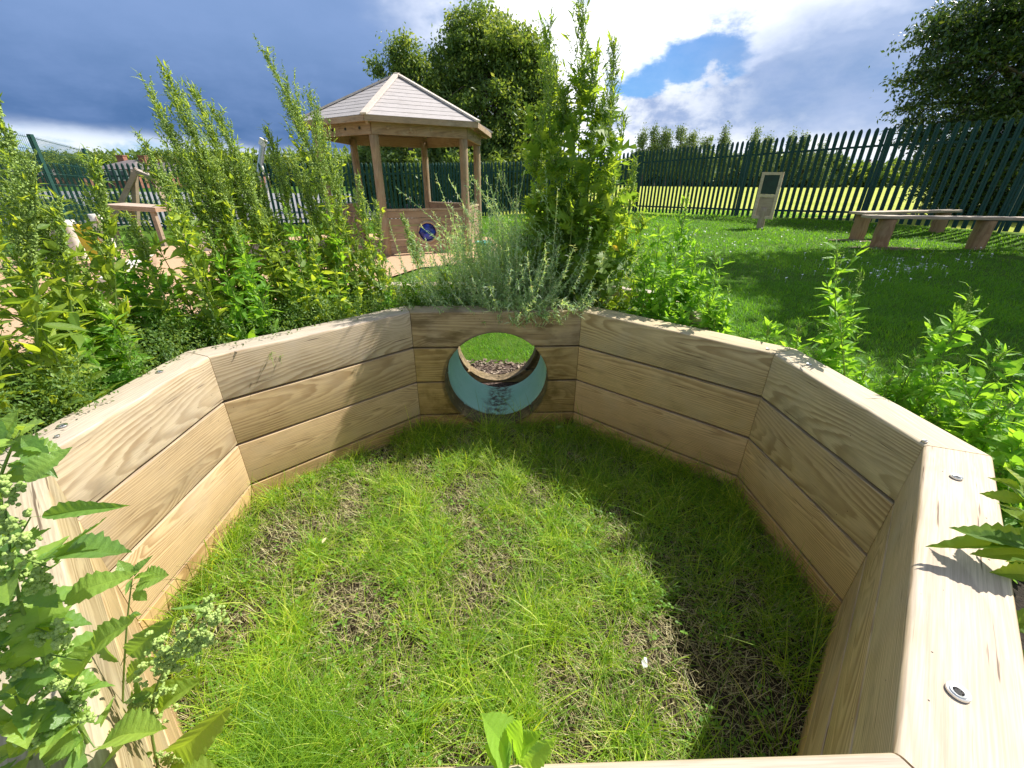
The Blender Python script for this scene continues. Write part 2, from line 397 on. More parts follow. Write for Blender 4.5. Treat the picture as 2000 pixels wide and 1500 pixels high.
# ------------------------------------------------------------------ ground
PIT = inset(C, .06)
def hz(x, y):
    """lawn height"""
    x = np.asarray(x, float); y = np.asarray(y, float)
    k = np.clip((y - 2) / 15, 0, 1)
    a = .80 + k * (-1.8); b = 1.5 + k * 3.2
    z = (.37 - .08 * sstep(y, 12, 16)) * sstep(x, a, b)
    z = z + .11 * sstep(x + .8 * y, 14.0, 17.0) * (1 - sstep(y, 12, 16)) - .12 * sstep(-x, -1, 4) * sstep(y, 10, 17)
    z = z - .16 * sstep(-x, 5, 11) * sstep(y, 6, 13)
    z = z * (1 - sstep(y, 19, 40) * .9)
    z = z + .012 * (fbm(x * 1.3, y * 1.3, 5) - .5) * 2
    z = z - 1.0 * sstep(y, 40, 900)*0
    return z
def hfull(x, y):
    z = hz(x, y)
    ins = inside(x, y, PIT)
    return np.where(ins, .012 * (fbm(x * 5, y * 5, 9) - .5) * 2, z)
def axis(segs):
    a = []
    for lo, hi, n in segs: a.append(np.linspace(lo, hi, n, endpoint=False))
    return np.unique(np.concatenate(a + [[segs[-1][1]]]))
gx = axis([(-1500, -60, 14), (-60, -12, 24), (-12, -1.6, 40), (-1.6, 1.6, 90), (1.6, 12, 60), (12, 60, 24), (60, 1500, 14)])
gy = axis([(-300, -10, 6), (-10, 0, 10), (0, 3.2, 90), (3.2, 20, 80), (20, 80, 24), (80, 2500, 20)])
X, Y = np.meshgrid(gx, gy, indexing='ij')
Z = hfull(X, Y)
nx, ny = X.shape
idx = np.arange(nx * ny).reshape(nx, ny)
F = np.stack([idx[:-1, :-1], idx[1:, :-1], idx[1:, 1:], idx[:-1, 1:]], -1).reshape(-1, 4)
M_ground, t, p = mat('ground_cover')
g = t.new('ShaderNodeNewGeometry').outputs['Position']
px_, py_, pz_ = t.sep(g)[:3]
n_a = t.noise(g, 3.0, 5, .6); n_b = t.noise(g, 60, 6, .7); n_c = t.noise(g, .35, 4, .6)
lawn = t.mix(t.ss(n_b, .3, .7), (.04, .10, .008), (.09, .18, .014))
lawn = t.mix(t.ss(n_a, .4, .8, 0, .5), lawn, (.14, .19, .04))
thatch = t.ramp(n_b, [(.30, (.015, .012, .008)), (.55, (.055, .046, .028)), (.75, (.20, .17, .10))])
thatch = t.mix(t.ss(n_a, .42, .58, 0, .8), thatch, (.045, .033, .024))
pitm = t.m('MULTIPLY', t.m('LESS_THAN', t.m('ABSOLUTE', px_), 1.3), t.m('MULTIPLY', t.m('LESS_THAN', py_, 2.3), t.m('GREATER_THAN', py_, .0)))
pitm = t.m('MULTIPLY', pitm, t.m('LESS_THAN', pz_, .08))
col = t.mix(pitm, lawn, thatch)
mul = t.m('MULTIPLY', t.m('MULTIPLY', t.ss(py_, 2.5, 2.6), t.ss(t.m('ADD', py_, t.m('MULTIPLY', n_b, .1)), 3.16, 3.10)), t.m('LESS_THAN', t.m('ABSOLUTE', px_), .9))
col = t.mix(mul, col, t.ramp(n_b, [(.3, (.03, .022, .018)), (.5, (.10, .07, .06)), (.72, (.30, .22, .18))]))
field = t.mix(t.ss(t.noise(g, .12, 6, .7), .3, .7), (.34, .40, .05), (.48, .50, .11))
field = t.mix(t.ss(n_b, .4, .8, 0, .5), field, (.20, .28, .04))
fm = t.ss(t.m('ADD', t.m('MULTIPLY', px_, .80), t.m('MULTIPLY', py_, .58)), 13.0, 13.4)
fm = t.m('MAXIMUM', fm, t.ss(py_, 19.3, 20.0))
fm = t.m('MULTIPLY', fm, t.ss(px_, -2.0, 0.0))
col = t.mix(fm, col, field)
t.l.new(col, p.inputs['Base Color']); p.inputs['Roughness'].default_value = .95; p.inputs['Specular IOR Level'].default_value = .1
bump(t, p, n_b, .8, .02)
gr = MB().add(np.stack([X, Y, Z], -1).reshape(-1, 3), F).build('ground', M_ground, smooth=True)
tag(gr, kind='structure')

# paths and the paved yard beyond the fence
def sheet(name, poly, z_off, m, hfun=hz, res=.5):
    import bmesh
    bm = bmesh.new()
    f = bm.faces.new([bm.verts.new((x, y, 0)) for x, y in poly])
    xs = [q[0] for q in poly]; ys = [q[1] for q in poly]
    for axis_, lo, hi in ((0, min(xs), max(xs)), (1, min(ys), max(ys))):
        k = lo + res
        while k < hi:
            co = (k, 0, 0) if axis_ == 0 else (0, k, 0); no = (1, 0, 0) if axis_ == 0 else (0, 1, 0)
            bmesh.ops.bisect_plane(bm, geom=bm.verts[:] + bm.edges[:] + bm.faces[:], plane_co=co, plane_no=no); k += res
    for v in bm.verts: v.co.z = float(hfun(v.co.x, v.co.y)) + z_off
    bm.normal_update()
    for f in bm.faces:
        if f.normal.z < 0: f.normal_flip()
    me = bpy.data.meshes.new(name); bm.to_mesh(me); bm.free(); me.materials.append(m)
    o = bpy.data.objects.new(name, me); COL.objects.link(o); return tag(o, kind='structure')
M_tan, t, p = mat('tan_rubber')
g = t.new('ShaderNodeNewGeometry').outputs['Position']
t.l.new(t.mix(t.ss(t.noise(g, 120, 4, .7), .3, .7), (.42, .25, .14), (.62, .42, .26)), p.inputs['Base Color']); p.inputs['Roughness'].default_value = .9
M_pave = plain('pale_paving', (.24, .24, .245), .9, 0, .12, 3)
sheet('path', [(-9.5, 7.2), (-6.6, 3.2), (-2.6, 3.1), (-2.1, 5.4), (-1.5, 7.0), (-.5, 7.6), (-.2, 9.2), (-.6, 11.2), (-2.4, 12.2), (-4.6, 11.6), (-6.5, 9.9)], .03, M_tan)
sheet('yard', [(-60, 15.5), (-40, 15.4), (-10.5, 15.6), (-4.5, 17.6), (-2.5, 19.5), (-3, 45), (-60, 45)], .05, M_pave, res=4)

# ------------------------------------------------------------------ planter boards
planter = empty('wooden_planter', (float(CEN[0]), float(CEN[1]), 0), 'octagonal raised planter of pale pine sleepers around a sunken grass pit', 'planter')
def board(poly, i, z1, z0, T, mat_, color, parent, name='board', gap=.005, rr=.012, topr=None, closed=True):
    """one sleeper along side i of a polygon, mitred at both corners, rounded inner arrises"""
    n = len(poly); a, b = poly[i], poly[(i + 1) % n]
    off = inset(poly, T)
    ao, bo = off[i], off[(i + 1) % n]
    d = (b - a) / np.linalg.norm(b - a); nrm = np.array([-d[1], d[0]])
    if nrm @ ((a + b) / 2 - CEN) < 0: nrm = -nrm
    zt, zb = z1 - gap, z0 + gap
    r1 = topr if topr else rr
    prof = []
    for k in range(5):                                          # inner top arris
        th = pi / 2 * k / 4; prof.append((r1 - r1 * math.sin(th), zt - r1 + r1 * math.cos(th)))
    for k in range(4):
        th = pi / 2 * k / 3; prof.append((rr - rr * math.cos(th), zb + rr - rr * math.sin(th)))
    prof.append((T, zb))
    for k in range(4):
        th = pi / 2 * k / 3; prof.append((T - r1 + r1 * math.cos(th), zt - r1 + r1 * math.sin(th)))
    V = []
    m_ = len(prof); ncut = 7
    jit = [random.uniform(-.0015, .0015) for _ in range(ncut)]
    ga = .0012
    for k in range(ncut):
        s_ = k / (ncut - 1)
        for (tt, zz) in prof:
            pa = a + (ao - a) * tt / T + d * ga; pb = b + (bo - b) * tt / T - d * ga
            q = pa + (pb - pa) * s_ + nrm * jit[k] * .6
            V.append((q[0], q[1], zz + jit[k] * .5))
    V = np.array(V)
    org = np.array([*((a + b) / 2), (z1 + z0) / 2])
    ang = math.atan2(d[1], d[0])
    ca, sa = math.cos(-ang), math.sin(-ang)
    L = V - org
    L = np.stack([L[:, 0] * ca - L[:, 1] * sa, L[:, 0] * sa + L[:, 1] * ca, L[:, 2]], 1)
    F = []
    for k in range(ncut - 1):
        for j in range(m_):
            j2 = (j + 1) % m_; F.append([k * m_ + j, k * m_ + j2, (k + 1) * m_ + j2, (k + 1) * m_ + j])
    mb = MB(); mb.add(L, [np.array(F), np.arange(m_)[::-1], np.arange(m_) + (ncut - 1) * m_])
    ob = mb.build(name, mat_, parent, local=True)
    ob.location = org - np.array(parent.location); ob.rotation_euler = (0, 0, ang); ob.color = (*color, 1)
    import bmesh
    bm = bmesh.new(); bm.from_mesh(ob.data); bmesh.ops.recalc_face_normals(bm, faces=bm.faces); bm.to_mesh(ob.data); bm.free()
    for pgn in ob.data.polygons: pgn.use_smooth = len(pgn.vertices) == 4
    ob.data.set_sharp_from_angle(angle=math.radians(35))
    return ob
inner = {}
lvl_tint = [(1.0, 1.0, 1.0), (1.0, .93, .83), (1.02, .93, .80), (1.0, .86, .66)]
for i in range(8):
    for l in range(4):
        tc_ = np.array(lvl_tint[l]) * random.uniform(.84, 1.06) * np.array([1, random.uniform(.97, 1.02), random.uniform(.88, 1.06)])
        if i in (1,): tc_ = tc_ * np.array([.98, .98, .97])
        if i in (4, 5, 6): tc_ = tc_ * np.array([1.10, 1.09, 1.04])  # shaded right-hand walls: boards tinted lighter, lifting the shade through their colour
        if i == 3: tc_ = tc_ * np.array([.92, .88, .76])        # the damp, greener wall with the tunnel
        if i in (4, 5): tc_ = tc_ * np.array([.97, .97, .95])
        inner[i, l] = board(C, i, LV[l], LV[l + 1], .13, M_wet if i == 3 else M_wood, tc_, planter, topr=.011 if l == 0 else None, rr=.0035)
outer = {}
for i in range(7):
    for l in range(4):
        if i == 0: continue
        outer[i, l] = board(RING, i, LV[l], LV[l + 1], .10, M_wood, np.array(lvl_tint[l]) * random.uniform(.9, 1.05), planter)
# the round hole through the far walls
def cutter(y0, y1, c1, r):
    mb = MB(); P = np.array([[c1[0], y0, c1[1]], [c1[0], y1, c1[1]]])
    mb.tube(P, r, 72); return mb
TX, TZ, TR = -.086, .305, .287
def cut(ob, r, cx, cz):
    mb = cutter(1.9, 3.1, (cx, cz), r)
    cu = mb.build('hole_cutter', M_wood)
    md = ob.modifiers.new('b', 'BOOLEAN'); md.operation = 'DIFFERENCE'; md.object = cu; md.solver = 'EXACT'
    bpy.context.view_layer.update()
    dg = bpy.context.evaluated_depsgraph_get()
    me = bpy.data.meshes.new_from_object(ob.evaluated_get(dg))
    ob.modifiers.clear(); ob.data = me
    if not me.materials: me.materials.append(M_wood)
    for i_ in range(len(me.materials)): me.materials[i_] = M_wet
    bpy.data.objects.remove(cu)
def split_islands(ob):
    import bmesh
    bm = bmesh.new(); bm.from_mesh(ob.data); left = set(bm.verts); isl = []
    while left:
        st_ = [left.pop()]; g_ = set(st_)
        while st_:
            v = st_.pop()
            for e in v.link_edges:
                o_ = e.other_vert(v)
                if o_ in left: left.remove(o_); g_.add(o_); st_.append(o_)
        isl.append({v.index for v in g_})
    bm.free()
    if len(isl) < 2: return
    src = ob.data
    for k, g_ in enumerate(isl):
        bm = bmesh.new(); bm.from_mesh(src); bm.verts.ensure_lookup_table()
        bmesh.ops.delete(bm, geom=[v for v in bm.verts if v.index not in g_], context='VERTS')
        me = bpy.data.meshes.new('board'); bm.to_mesh(me); bm.free()
        me.materials.clear(); me.materials.append(M_wet if ob.data.materials[0] == M_wet or src.materials[0] == M_wet else M_wood)
        if k == 0: ob.data = me
        else:
            c_ = ob.copy(); c_.data = me; COL.objects.link(c_); c_.parent = ob.parent
for l in range(4): cut(inner[3, l], TR, TX, TZ)
for l in range(4): cut(outer[4, l], TR - .012, TX - .02, TZ - .012)
for l in range(4): split_islands(inner[3, l]); split_islands(outer[4, l])
# the pipe
M_pipe, t, p = mat('pipe_turquoise')
g = t.new('ShaderNodeNewGeometry').outputs['Position']; sx, sy, sz = t.sep(g)[:3]
col = t.mix(t.ss(t.noise(g, 6, 5, .6), .3, .7), (.42, .76, .66), (.50, .82, .74))
dirt = t.noise(g, 30, 7, .7)
dm_ = t.m('MULTIPLY', t.ss(t.m('ADD', t.m('ABSOLUTE', t.m('SUBTRACT', sx, TX)), t.m('MULTIPLY', t.noise(g, 14, 4), .12)), .17, .08), t.ss(sz, .12, .03))
col = t.mix(t.m('MULTIPLY', dm_, t.ss(dirt, .38, .60)), col, (.13, .105, .085))
col = t.mix(t.ss(dirt, .60, .72, 0, .7), col, (.12, .16, .14))
t.l.new(col, p.inputs['Base Color']); p.inputs['Roughness'].default_value = .75; p.inputs['Specular IOR Level'].default_value = .2
th = np.arange(64) * 2 * pi / 64
pr = [(2.235, TR - .006), (2.60, TR - .010), (2.60, TR + .004), (2.235, TR + .006)]
V = np.array([[TX + r * math.cos(a), y, TZ + r * math.sin(a)] for (y, r) in pr for a in th])
F = np.array([[k * 64 + j, k * 64 + (j + 1) % 64, ((k + 1) % 4) * 64 + (j + 1) % 64, ((k + 1) % 4) * 64 + j] for k in range(4) for j in range(64)])
tun = MB().add(V, F).build('crawl_tunnel', M_pipe, smooth=False)
tag(tun, 'turquoise round pipe forming a crawl tunnel through the far planter wall', 'tunnel')
for pg_ in tun.data.polygons: pg_.use_smooth = True
tun.data.set_sharp_from_angle(angle=.6)

# soil in the beds
def bed(name, inner_poly, outer_poly, z, m, amp=.03):
    n = len(inner_poly); nu, nv = 26, 8; V = []; F = []
    for i in range(n - 1):
        o = len(V)
        for u in range(nu + 1):
            for v in range(nv + 1):
                a = inner_poly[i] + (inner_poly[i + 1] - inner_poly[i]) * u / nu
                b = outer_poly[i] + (outer_poly[i + 1] - outer_poly[i]) * u / nu
                q = a + (b - a) * v / nv; V.append((q[0], q[1], z + amp * (float(fbm(np.float64(q[0] * 9), np.float64(q[1] * 9), 3)) - .5) * 2))
        for u in range(nu):
            for v in range(nv):
                k = o + u * (nv + 1) + v; F.append([k, k + 1, k + nv + 2, k + nv + 1])
    ob = MB().add(V, np.array(F)).build(name, m, smooth=True); return tag(ob, kind='structure')
IN1 = inset(C, .125)
bed('soil', np.array([IN1[0], IN1[1], IN1[2], IN1[3]]), np.array([RING[1], RING[2], RING[3], RING[4]]), .58, M_soil)
bed('soil', np.array([IN1[3], IN1[4], IN1[5]]), np.array([RING[4], RING[5], RING[7]]), .58, M_soil)
IN2 = inset(C, .12); FAR2 = inset(C, .55)
bed('soil', np.array([IN2[5], IN2[6], IN2[7]]), np.array([FAR2[5], FAR2[6], FAR2[7]]), .44, M_soil)
# the back of the tunnel space below the bed soil is boxed in by the outer boards and the pipe

# screws
M_steel = plain('zinc_screw', (.62, .63, .64), .3, .95, .1, 200)
M_dark = plain('dark_recess', (.03, .03, .03), .8)
def screw(px, py, parent, r=.0125):
    c_ = atz(px, py, WT - .003)
    s_ = MB(); n = 28; th = np.arange(n) * 2 * pi / n
    prof = [(0.42, .0005), (.46, .0022), (.70, .0030), (.74, .0018), (.97, .0026), (1.0, .0)]
    V = [[c_[0] + r * q * math.cos(a), c_[1] + r * q * math.sin(a), c_[2] + h] for q, h in prof for a in th]
    F = [[k * n + j, k * n + (j + 1) % n, (k + 1) * n + (j + 1) % n, (k + 1) * n + j] for k in range(len(prof) - 1) for j in range(n)]
    s_.add(V, [np.array(F)])
    o = s_.build('screw', M_steel, parent)
    d_ = MB(); k = 12
    V = [[c_[0] + r * (.44 if j % 2 else .26) * math.cos(j * 2 * pi / k), c_[1] + r * (.44 if j % 2 else .26) * math.sin(j * 2 * pi / k), c_[2] + .0012] for j in range(k)]
    d_.add(V, [np.arange(k)])
    # star recess joined as dark faces of the screw
    o.data.materials.append(M_dark)
    import bmesh
    bm = bmesh.new(); bm.from_mesh(o.data)
    inv = np.array(parent_world(parent).inverted()); Vl = np.array(V) @ inv[:3, :3].T + inv[:3, 3]
    f = bm.faces.new([bm.verts.new(q) for q in Vl]); f.material_index = 1
    bm.to_mesh(o.data); bm.free()
screw(1871, 1352, inner[6, 0], .0130); screw(1868, 932, inner[6, 0], .0115)
screw(122, 832, inner[1, 0], .012); screw(312, 726, inner[1, 0], .011); screw(112, 852, inner[1, 0], .006)
screw(1500, 682, inner[4, 0], .007); screw(1580, 712, inner[5, 0], .009); screw(1806, 862, inner[5, 0], .007)

# ------------------------------------------------------------------ leaves and plants
def leaf_template(n, width, teeth=0.0, curl=.15, fold=.25, petiole=.12, lobes=0, tip=1.0):
    """midrib along +x, unit length; returns verts, faces"""
    V = []; 
    for i in range(n + 1):
        s_ = i / n
        x = petiole + (1 - petiole) * s_
        wd = width * (math.sin(pi * min(1, s_ ** .75)) ** tip) * .5
        if lobes: wd *= (1.0 if i % 2 else .22)
        elif teeth: wd *= (1 + teeth * 1.7 * random.random() ** 1.4 * (1 if i % 2 else -.8))
        if i in (0, n): wd = .004
        z = -curl * x * x + .02 * math.sin(9 * x + width * 20); ze = z + fold * wd + (.011 * (i % 2) if n >= 12 else 0)
        V += [(x + (.07 if lobes and i % 2 else 0), wd, ze), (x, 0, z), (x + (.07 if lobes and i % 2 else 0), -wd, ze)]
    F = []
    for i in range(n):
        k = i * 3; F += [[k, k + 1, k + 4, k + 3], [k + 1, k + 2, k + 5, k + 4]]
    m = len(V); V += [(0, .006, 0), (0, -.006, 0)]
    F += [[m, m + 1, 2, 0]]
    return np.array(V), np.array(F)
T_hen = [leaf_template(8, .42, .18, .18, .3), leaf_template(8, .34, .2, .32, .2), leaf_template(6, .26, .1, .05, .4), leaf_template(6, .22, .1, .25, .4)]
T_mug = [leaf_template(10, .80, 0, .18, .2, .10, 1, .8), leaf_template(8, .7, 0, .35, .2, .1, 1, .8)]
T_lance = [leaf_template(4, .20, 0, .2, .3, .02), leaf_template(4, .14, 0, .45, .3, .02)]
T_tiny = [(np.array([(0, 0, 0), (.5, .24, .05), (1, 0, 0), (.5, -.24, .05)]), np.array([[0, 3, 2, 1]]))]
T_big = [leaf_template(14, .50, .10, .22, .28, .14), leaf_template(14, .36, .14, .30, .3, .10), leaf_template(12, .22, .1, .15, .3, .06)]
_g = []
for a in range(5):
    _g.append(a)
T_bud = [(np.array([(1, 0, 0), (-.5, .87, 0), (-.5, -.87, 0), (0, 0, 1.1), (0, 0, -1.1)]) * .5, np.array([[0, 1, 3], [1, 2, 3], [2, 0, 3], [1, 0, 4], [2, 1, 4], [0, 2, 4]]))]

def scatter(mb, tmpl, P, D, S, up=None, roll=.5, rnd=None, wscale=1.0):
    """place templates at P along directions D with sizes S"""
    P = np.asarray(P, float); D = np.asarray(D, float); S = np.asarray(S, float); N = len(P)
    if N == 0: return
    D = D / (np.linalg.norm(D, axis=1)[:, None] + 1e-9)
    U = np.tile([0, 0, 1.0], (N, 1)) if up is None else up
    U = U + rng.normal(0, roll, (N, 3))
    Sd = np.cross(U, D); Sd /= np.linalg.norm(Sd, axis=1)[:, None] + 1e-9
    W = np.cross(D, Sd)
    R = rng.random(N) if rnd is None else np.broadcast_to(rnd, (N,))
    which = rng.integers(0, len(tmpl), N)
    for k, (TV, TF) in enumerate(tmpl):
        I = np.where(which == k)[0]
        if not len(I): continue
        V = P[I, None] + S[I, None, None] * (TV[None, :, 0:1] * D[I, None] + TV[None, :, 1:2] * wscale * Sd[I, None] + TV[None, :, 2:3] * W[I, None])
        m = len(TV); F = TF[None] + (np.arange(len(I)) * m)[:, None, None]
        rr_ = np.repeat(R[I], m)
        if m > 14: rr_ = np.where((np.tile(np.arange(m), len(I)) % 3 == 1) & (rr_ < .9), np.minimum(rr_ + .14, .93), rr_)
        mb.add(V.reshape(-1, 3), F.reshape(-1, TF.shape[1]), rr_)

def bez(a, b, c_, n=12):
    t_ = np.linspace(0, 1, n)[:, None]; return (1 - t_) ** 2 * a + 2 * (1 - t_) * t_ * b + t_ ** 2 * c_

WIND = np.array([-.5, .05, 0])
def weed(base, top, label, group, mleaf=None, tm=None, leaf=.07, nl=70, spike=.35, r0=.005, cat='weed', name='weed_plant',
         nbr=9, brl=.22, budsz=.0072, bend=.10, buds=1.0, mst=None, mbud=None, leafup=.45):
    mleaf = mleaf or M_hen; tm = tm or T_hen; mst = mst or M_stem; mbud = mbud or M_bud
    base = np.asarray(base, float); top = np.asarray(top, float); H_ = np.linalg.norm(top - base)
    root = empty(name, tuple(base), label, cat, group)
    mid = (base + top) / 2 + np.array([rng.normal(0, .03), rng.normal(0, .03), 0]) * H_ - WIND * bend * H_
    P = bez(base, mid, top, 16)
    if spike > .4: P = P + np.outer(np.linspace(0, 1, 16) ** 3, WIND * .10 * H_) - np.outer(np.linspace(0, 1, 16), [0, 0, 0])
    st = MB(); st.tube(P, np.linspace(r0, r0 * .22, 16), 6, rnd=rng.random())
    lf = MB(); bd = MB()
    def pt(s_): 
        x = s_ * 15; i = min(14, int(x)); return P[i] + (P[i + 1] - P[i]) * (x - i)
    ax = (top - base) / H_
    # stem leaves, spiral
    s_ = rng.uniform(.04, 1 - spike * .75, nl); s_.sort()
    phi = np.arange(nl) * 2.399 + rng.uniform(0, 6)
    PP = np.array([pt(q) for q in s_])
    elv = rng.normal(leafup, .48, nl); phi = phi + rng.normal(0, .6, nl)
    D = np.stack([np.cos(phi) * np.cos(elv), np.sin(phi) * np.cos(elv), np.sin(elv)], 1) + WIND * .45
    SZ = leaf * (1.15 - (.5 if name == 'mugwort_plant' else .75) * s_) * rng.uniform(.45, 1.3, nl)
    scatter(lf, tm, PP, D, SZ, rnd=np.where(rng.random(nl) < .012, 1.0, rng.random(nl) * .93))
    # side branches with small leaves
    tips = []
    for k in range(nbr):
        q = rng.uniform(.12, 1 - spike * .7); a = pt(q); ph = rng.uniform(0, 2 * pi); L = H_ * brl * rng.uniform(.5, 1.2) * (1.1 - q * .7)
        d = np.array([math.cos(ph) * .5, math.sin(ph) * .5, 1.0]) + WIND * .25; d /= np.linalg.norm(d)
        e = a + d * L; m_ = a + (e - a) * .5 + np.array([math.cos(ph), math.sin(ph), -.3]) * L * .12
        B = bez(a, m_, e, 6); st.tube(B, np.linspace(r0 * .4, r0 * .12, 6), 5, False)
        n_ = max(5, int(L / .014)); tt = rng.uniform(.1, 1, n_)
        BP = np.array([B[min(5, int(x * 5))] + (B[min(5, int(x * 5) + 1)] - B[min(5, int(x * 5))]) * (x * 5 - int(x * 5)) for x in tt])
        DD = rng.normal(0, 1, (n_, 3)) + d * .9 + [0, 0, .3]
        scatter(lf, tm, BP, DD, leaf * rng.uniform(.25, .6, n_))
        tips.append((e, d, L * .55))
    # flower spike: many little ascending branchlets with bud clusters
    spk = []
    if spike > 0:
        nb_ = int(58 * spike / .35 * buds)
        for k in range(nb_):
            q = 1 - spike * rng.random() ** 1.0; a = pt(q); ph = rng.uniform(0, 2 * pi)
            L = H_ * spike * .30 * (1 - q + .12) / spike * rng.uniform(.4, 1.15) * 1.4
            d = np.array([math.cos(ph) * .42, math.sin(ph) * .42, 1.0]) + WIND * .35 + ax * .3; d /= np.linalg.norm(d)
            spk.append((a, d, max(L, .015)))
        for (e, d, L) in tips: spk.append((e - d * L * .7, d, L))
    for (a, d, L) in spk:
        if L > .03: st.tube(np.array([a, a + d * L]), [r0 * .16, r0 * .08], 4, False)
        n_ = max(7, int(L / .0036 * buds)); u = rng.random(n_) ** .8
        Q = a + d * (u * L)[:, None] + rng.normal(0, 1, (n_, 3)) * (.0045 + .05 * L * (1 - u))[:, None] * .55
        scatter(bd, T_bud, Q, rng.normal(0, 1, (n_, 3)), budsz * rng.uniform(.6, 1.3, n_) * (1.15 - .4 * u), roll=1)
        n2_ = max(1, int(n_ * .22)); u = rng.random(n2_); Q = a + d * (u * L)[:, None]
        scatter(lf, T_lance, Q, rng.normal(0, .6, (n2_, 3)) + d, leaf * rng.uniform(.14, .4, n2_))
    st.build('stem', mst, root, smooth=True); lf.build('foliage', mleaf, root); bd.build('flower_spike', mbud, root)
    return root

SOILZ = .57
henG = 'tall seeding weeds in the planter bed'
HEN = [  # top pixel, forward distance, spike share, size, label
 (25, 208, 1.30, .5, 1.0, 'feathery-topped weed rising beside the green mesh fence at the far left edge'),
 (-30, 400, 1.05, .35, 1.0, None), (70, 330, 1.15, .35, 1.1, None), (188, 318, 1.45, .35, 1.1, 'weed with thick leafy stem standing in front of the mesh fence corner post'),
 (120, 400, 1.30, .3, 1.1, None), (285, 280, 1.72, .3, 1.0, 'weed with a blunt yellowish seed head in front of the distant house chimneys'),
 (318, 178, 1.95, .55, .95, 'weed with a drooping feathery seed head, leftmost of the tall trio against the storm cloud'),
 (352, 143, 2.02, .55, 1.0, 'tallest feathery weed of the trio against the storm cloud, left of the shelter'),
 (398, 178, 2.15, .55, 1.0, 'feathery weed just right of the tallest of the trio against the storm cloud'),
 (437, 215, 2.12, .5, .9, 'thin pale weed seed head, rightmost of the spread against the storm cloud'),
 (415, 320, 2.0, .35, .9, None), (522, 258, 2.25, .4, .9, 'bushy-topped weed in front of the leaning metal pole'),
 (540, 102, 2.33, .5, .85, 'single very tall thin weed reaching above the shelter eaves on its left'),
 (498, 335, 2.2, .3, 1.0, None), (628, 190, 2.42, .45, .8, 'slender weed in front of the left shelter post, top crossing the eaves'),
 (600, 360, 2.36, .35, .9, None), (570, 300, 2.45, .3, .9, None), (655, 400, 2.48, .3, .9, None), (700, 352, 2.5, .35, .8, None),
 (735, 395, 2.58, .3, .8, None), (795, 425, 2.5, .45, .5, 'small weed in front of the shelter play panel'), (470, 300, 2.18, .4, .9, None), (90, 470, 1.40, .25, 1.1, None),
 (335, 360, 1.85, .3, 1.0, None), (255, 430, 1.7, .25, 1.0, None), (385, 400, 1.95, .25, 1.0, None), (530, 420, 2.2, .25, 1.0, None), (450, 430, 2.05, .2, 1.0, None),
 (10, 520, 1.15, .2, 1.1, None), (590, 450, 2.28, .2, 1.0, None), (640, 470, 2.35, .2, 1.0, None), (-60, 560, .95, .2, 1.1, None), (60, 600, 1.2, .2, 1.0, None), (690, 470, 2.42, .2, .9, None)]
def in_bed(p):
    """pull a ground point into the planted ring"""
    p = np.array(p[:2], float)
    best = None
    lo, hi = inset(C, .20), inset(C, .56)
    if inside(np.float64(p[0]), np.float64(p[1]), hi) and not inside(np.float64(p[0]), np.float64(p[1]), lo): return p
    tgt = inset(C, .36); bd_ = 1e9
    for i in range(8):
        a, b = tgt[i], tgt[(i + 1) % 8]; u = np.clip((p - a) @ (b - a) / ((b - a) @ (b - a)), 0, 1); q = a + (b - a) * u
        if np.linalg.norm(q - p) < bd_: bd_ = np.linalg.norm(q - p); best = q
    return best
for (tx, ty, Yd, sp, sc_, lab) in HEN:
    top = at(tx, ty, Yd); b = in_bed(top[:2] + rng.normal(0, .03, 2) + np.array([.03, -.02]))
    base = np.array([b[0], b[1], SOILZ - .02])
    H_ = top[2] - SOILZ
    weed(base, top, lab or 'leafy green weed standing inside the thicket left of the tunnel', henG, leaf=.100 * sc_, nl=int(42 + 40 * H_), spike=sp if H_ > .4 else .25,
         r0=.0052 * sc_, nbr=int(7 + 7 * H_))

for k in range(96):
    sd_ = [1, 2, 2, 2, 3][k % 5]; u = rng.random(); v = rng.uniform(.2, .56)
    A_, B_ = inset(C, v)[sd_], inset(C, v)[(sd_ + 1) % 8]; q = A_ + (B_ - A_) * (u if sd_ != 3 else u * .45)
    hh = rng.uniform(.18, .66) * (1 if sd_ < 3 else .45)
    weed((q[0], q[1], SOILZ - .02), (q[0] - .05 + rng.normal(0, .05), q[1] + rng.normal(0, .04), SOILZ + hh), 'short leafy weed filling the floor of the thicket left of the tunnel', henG, M_fresh if k % 2 else M_hen,
         leaf=.10, nl=int(30 + 54 * hh), spike=.12, r0=.004, nbr=4, buds=.5)
mugG = 'tall mugwort stems in the planter bed'
MUG = [(1140, -12, 2.45, .30, 1.05, 'tallest mugwort stem, its tip near the top of the sky right of the big tree'),
       (1072, 45, 2.45, .35, .95, 'mugwort stem with a pale feathery tip just left of the tallest one'),
       (1200, 88, 2.5, .30, .9, 'thin mugwort stem rising just right of the tallest one'),
       (1165, 105, 2.44, .2, 1.1, None), (1100, 175, 2.44, .12, 1.1, None), (1060, 225, 2.40, .12, 1.05, None), (1195, 190, 2.44, .12, 1.1, None), (1222, 232, 2.5, .12, 1.0, None),
       (1128, 235, 2.38, .12, 1.1, None), (1088, 300, 2.38, .1, 1.05, None), (1048, 320, 2.44, .1, 1.0, None), (1160, 290, 2.36, .1, 1.1, None), (1242, 322, 2.45, .25, .8, 'mugwort stem with a nodding whitish tip beside the field'),
       (1200, 350, 2.32, .1, 1.1, None), (1120, 400, 2.3, .1, 1.1, None), (1070, 420, 2.38, .1, 1.0, None), (1255, 420, 2.38, .1, 1.0, None)]
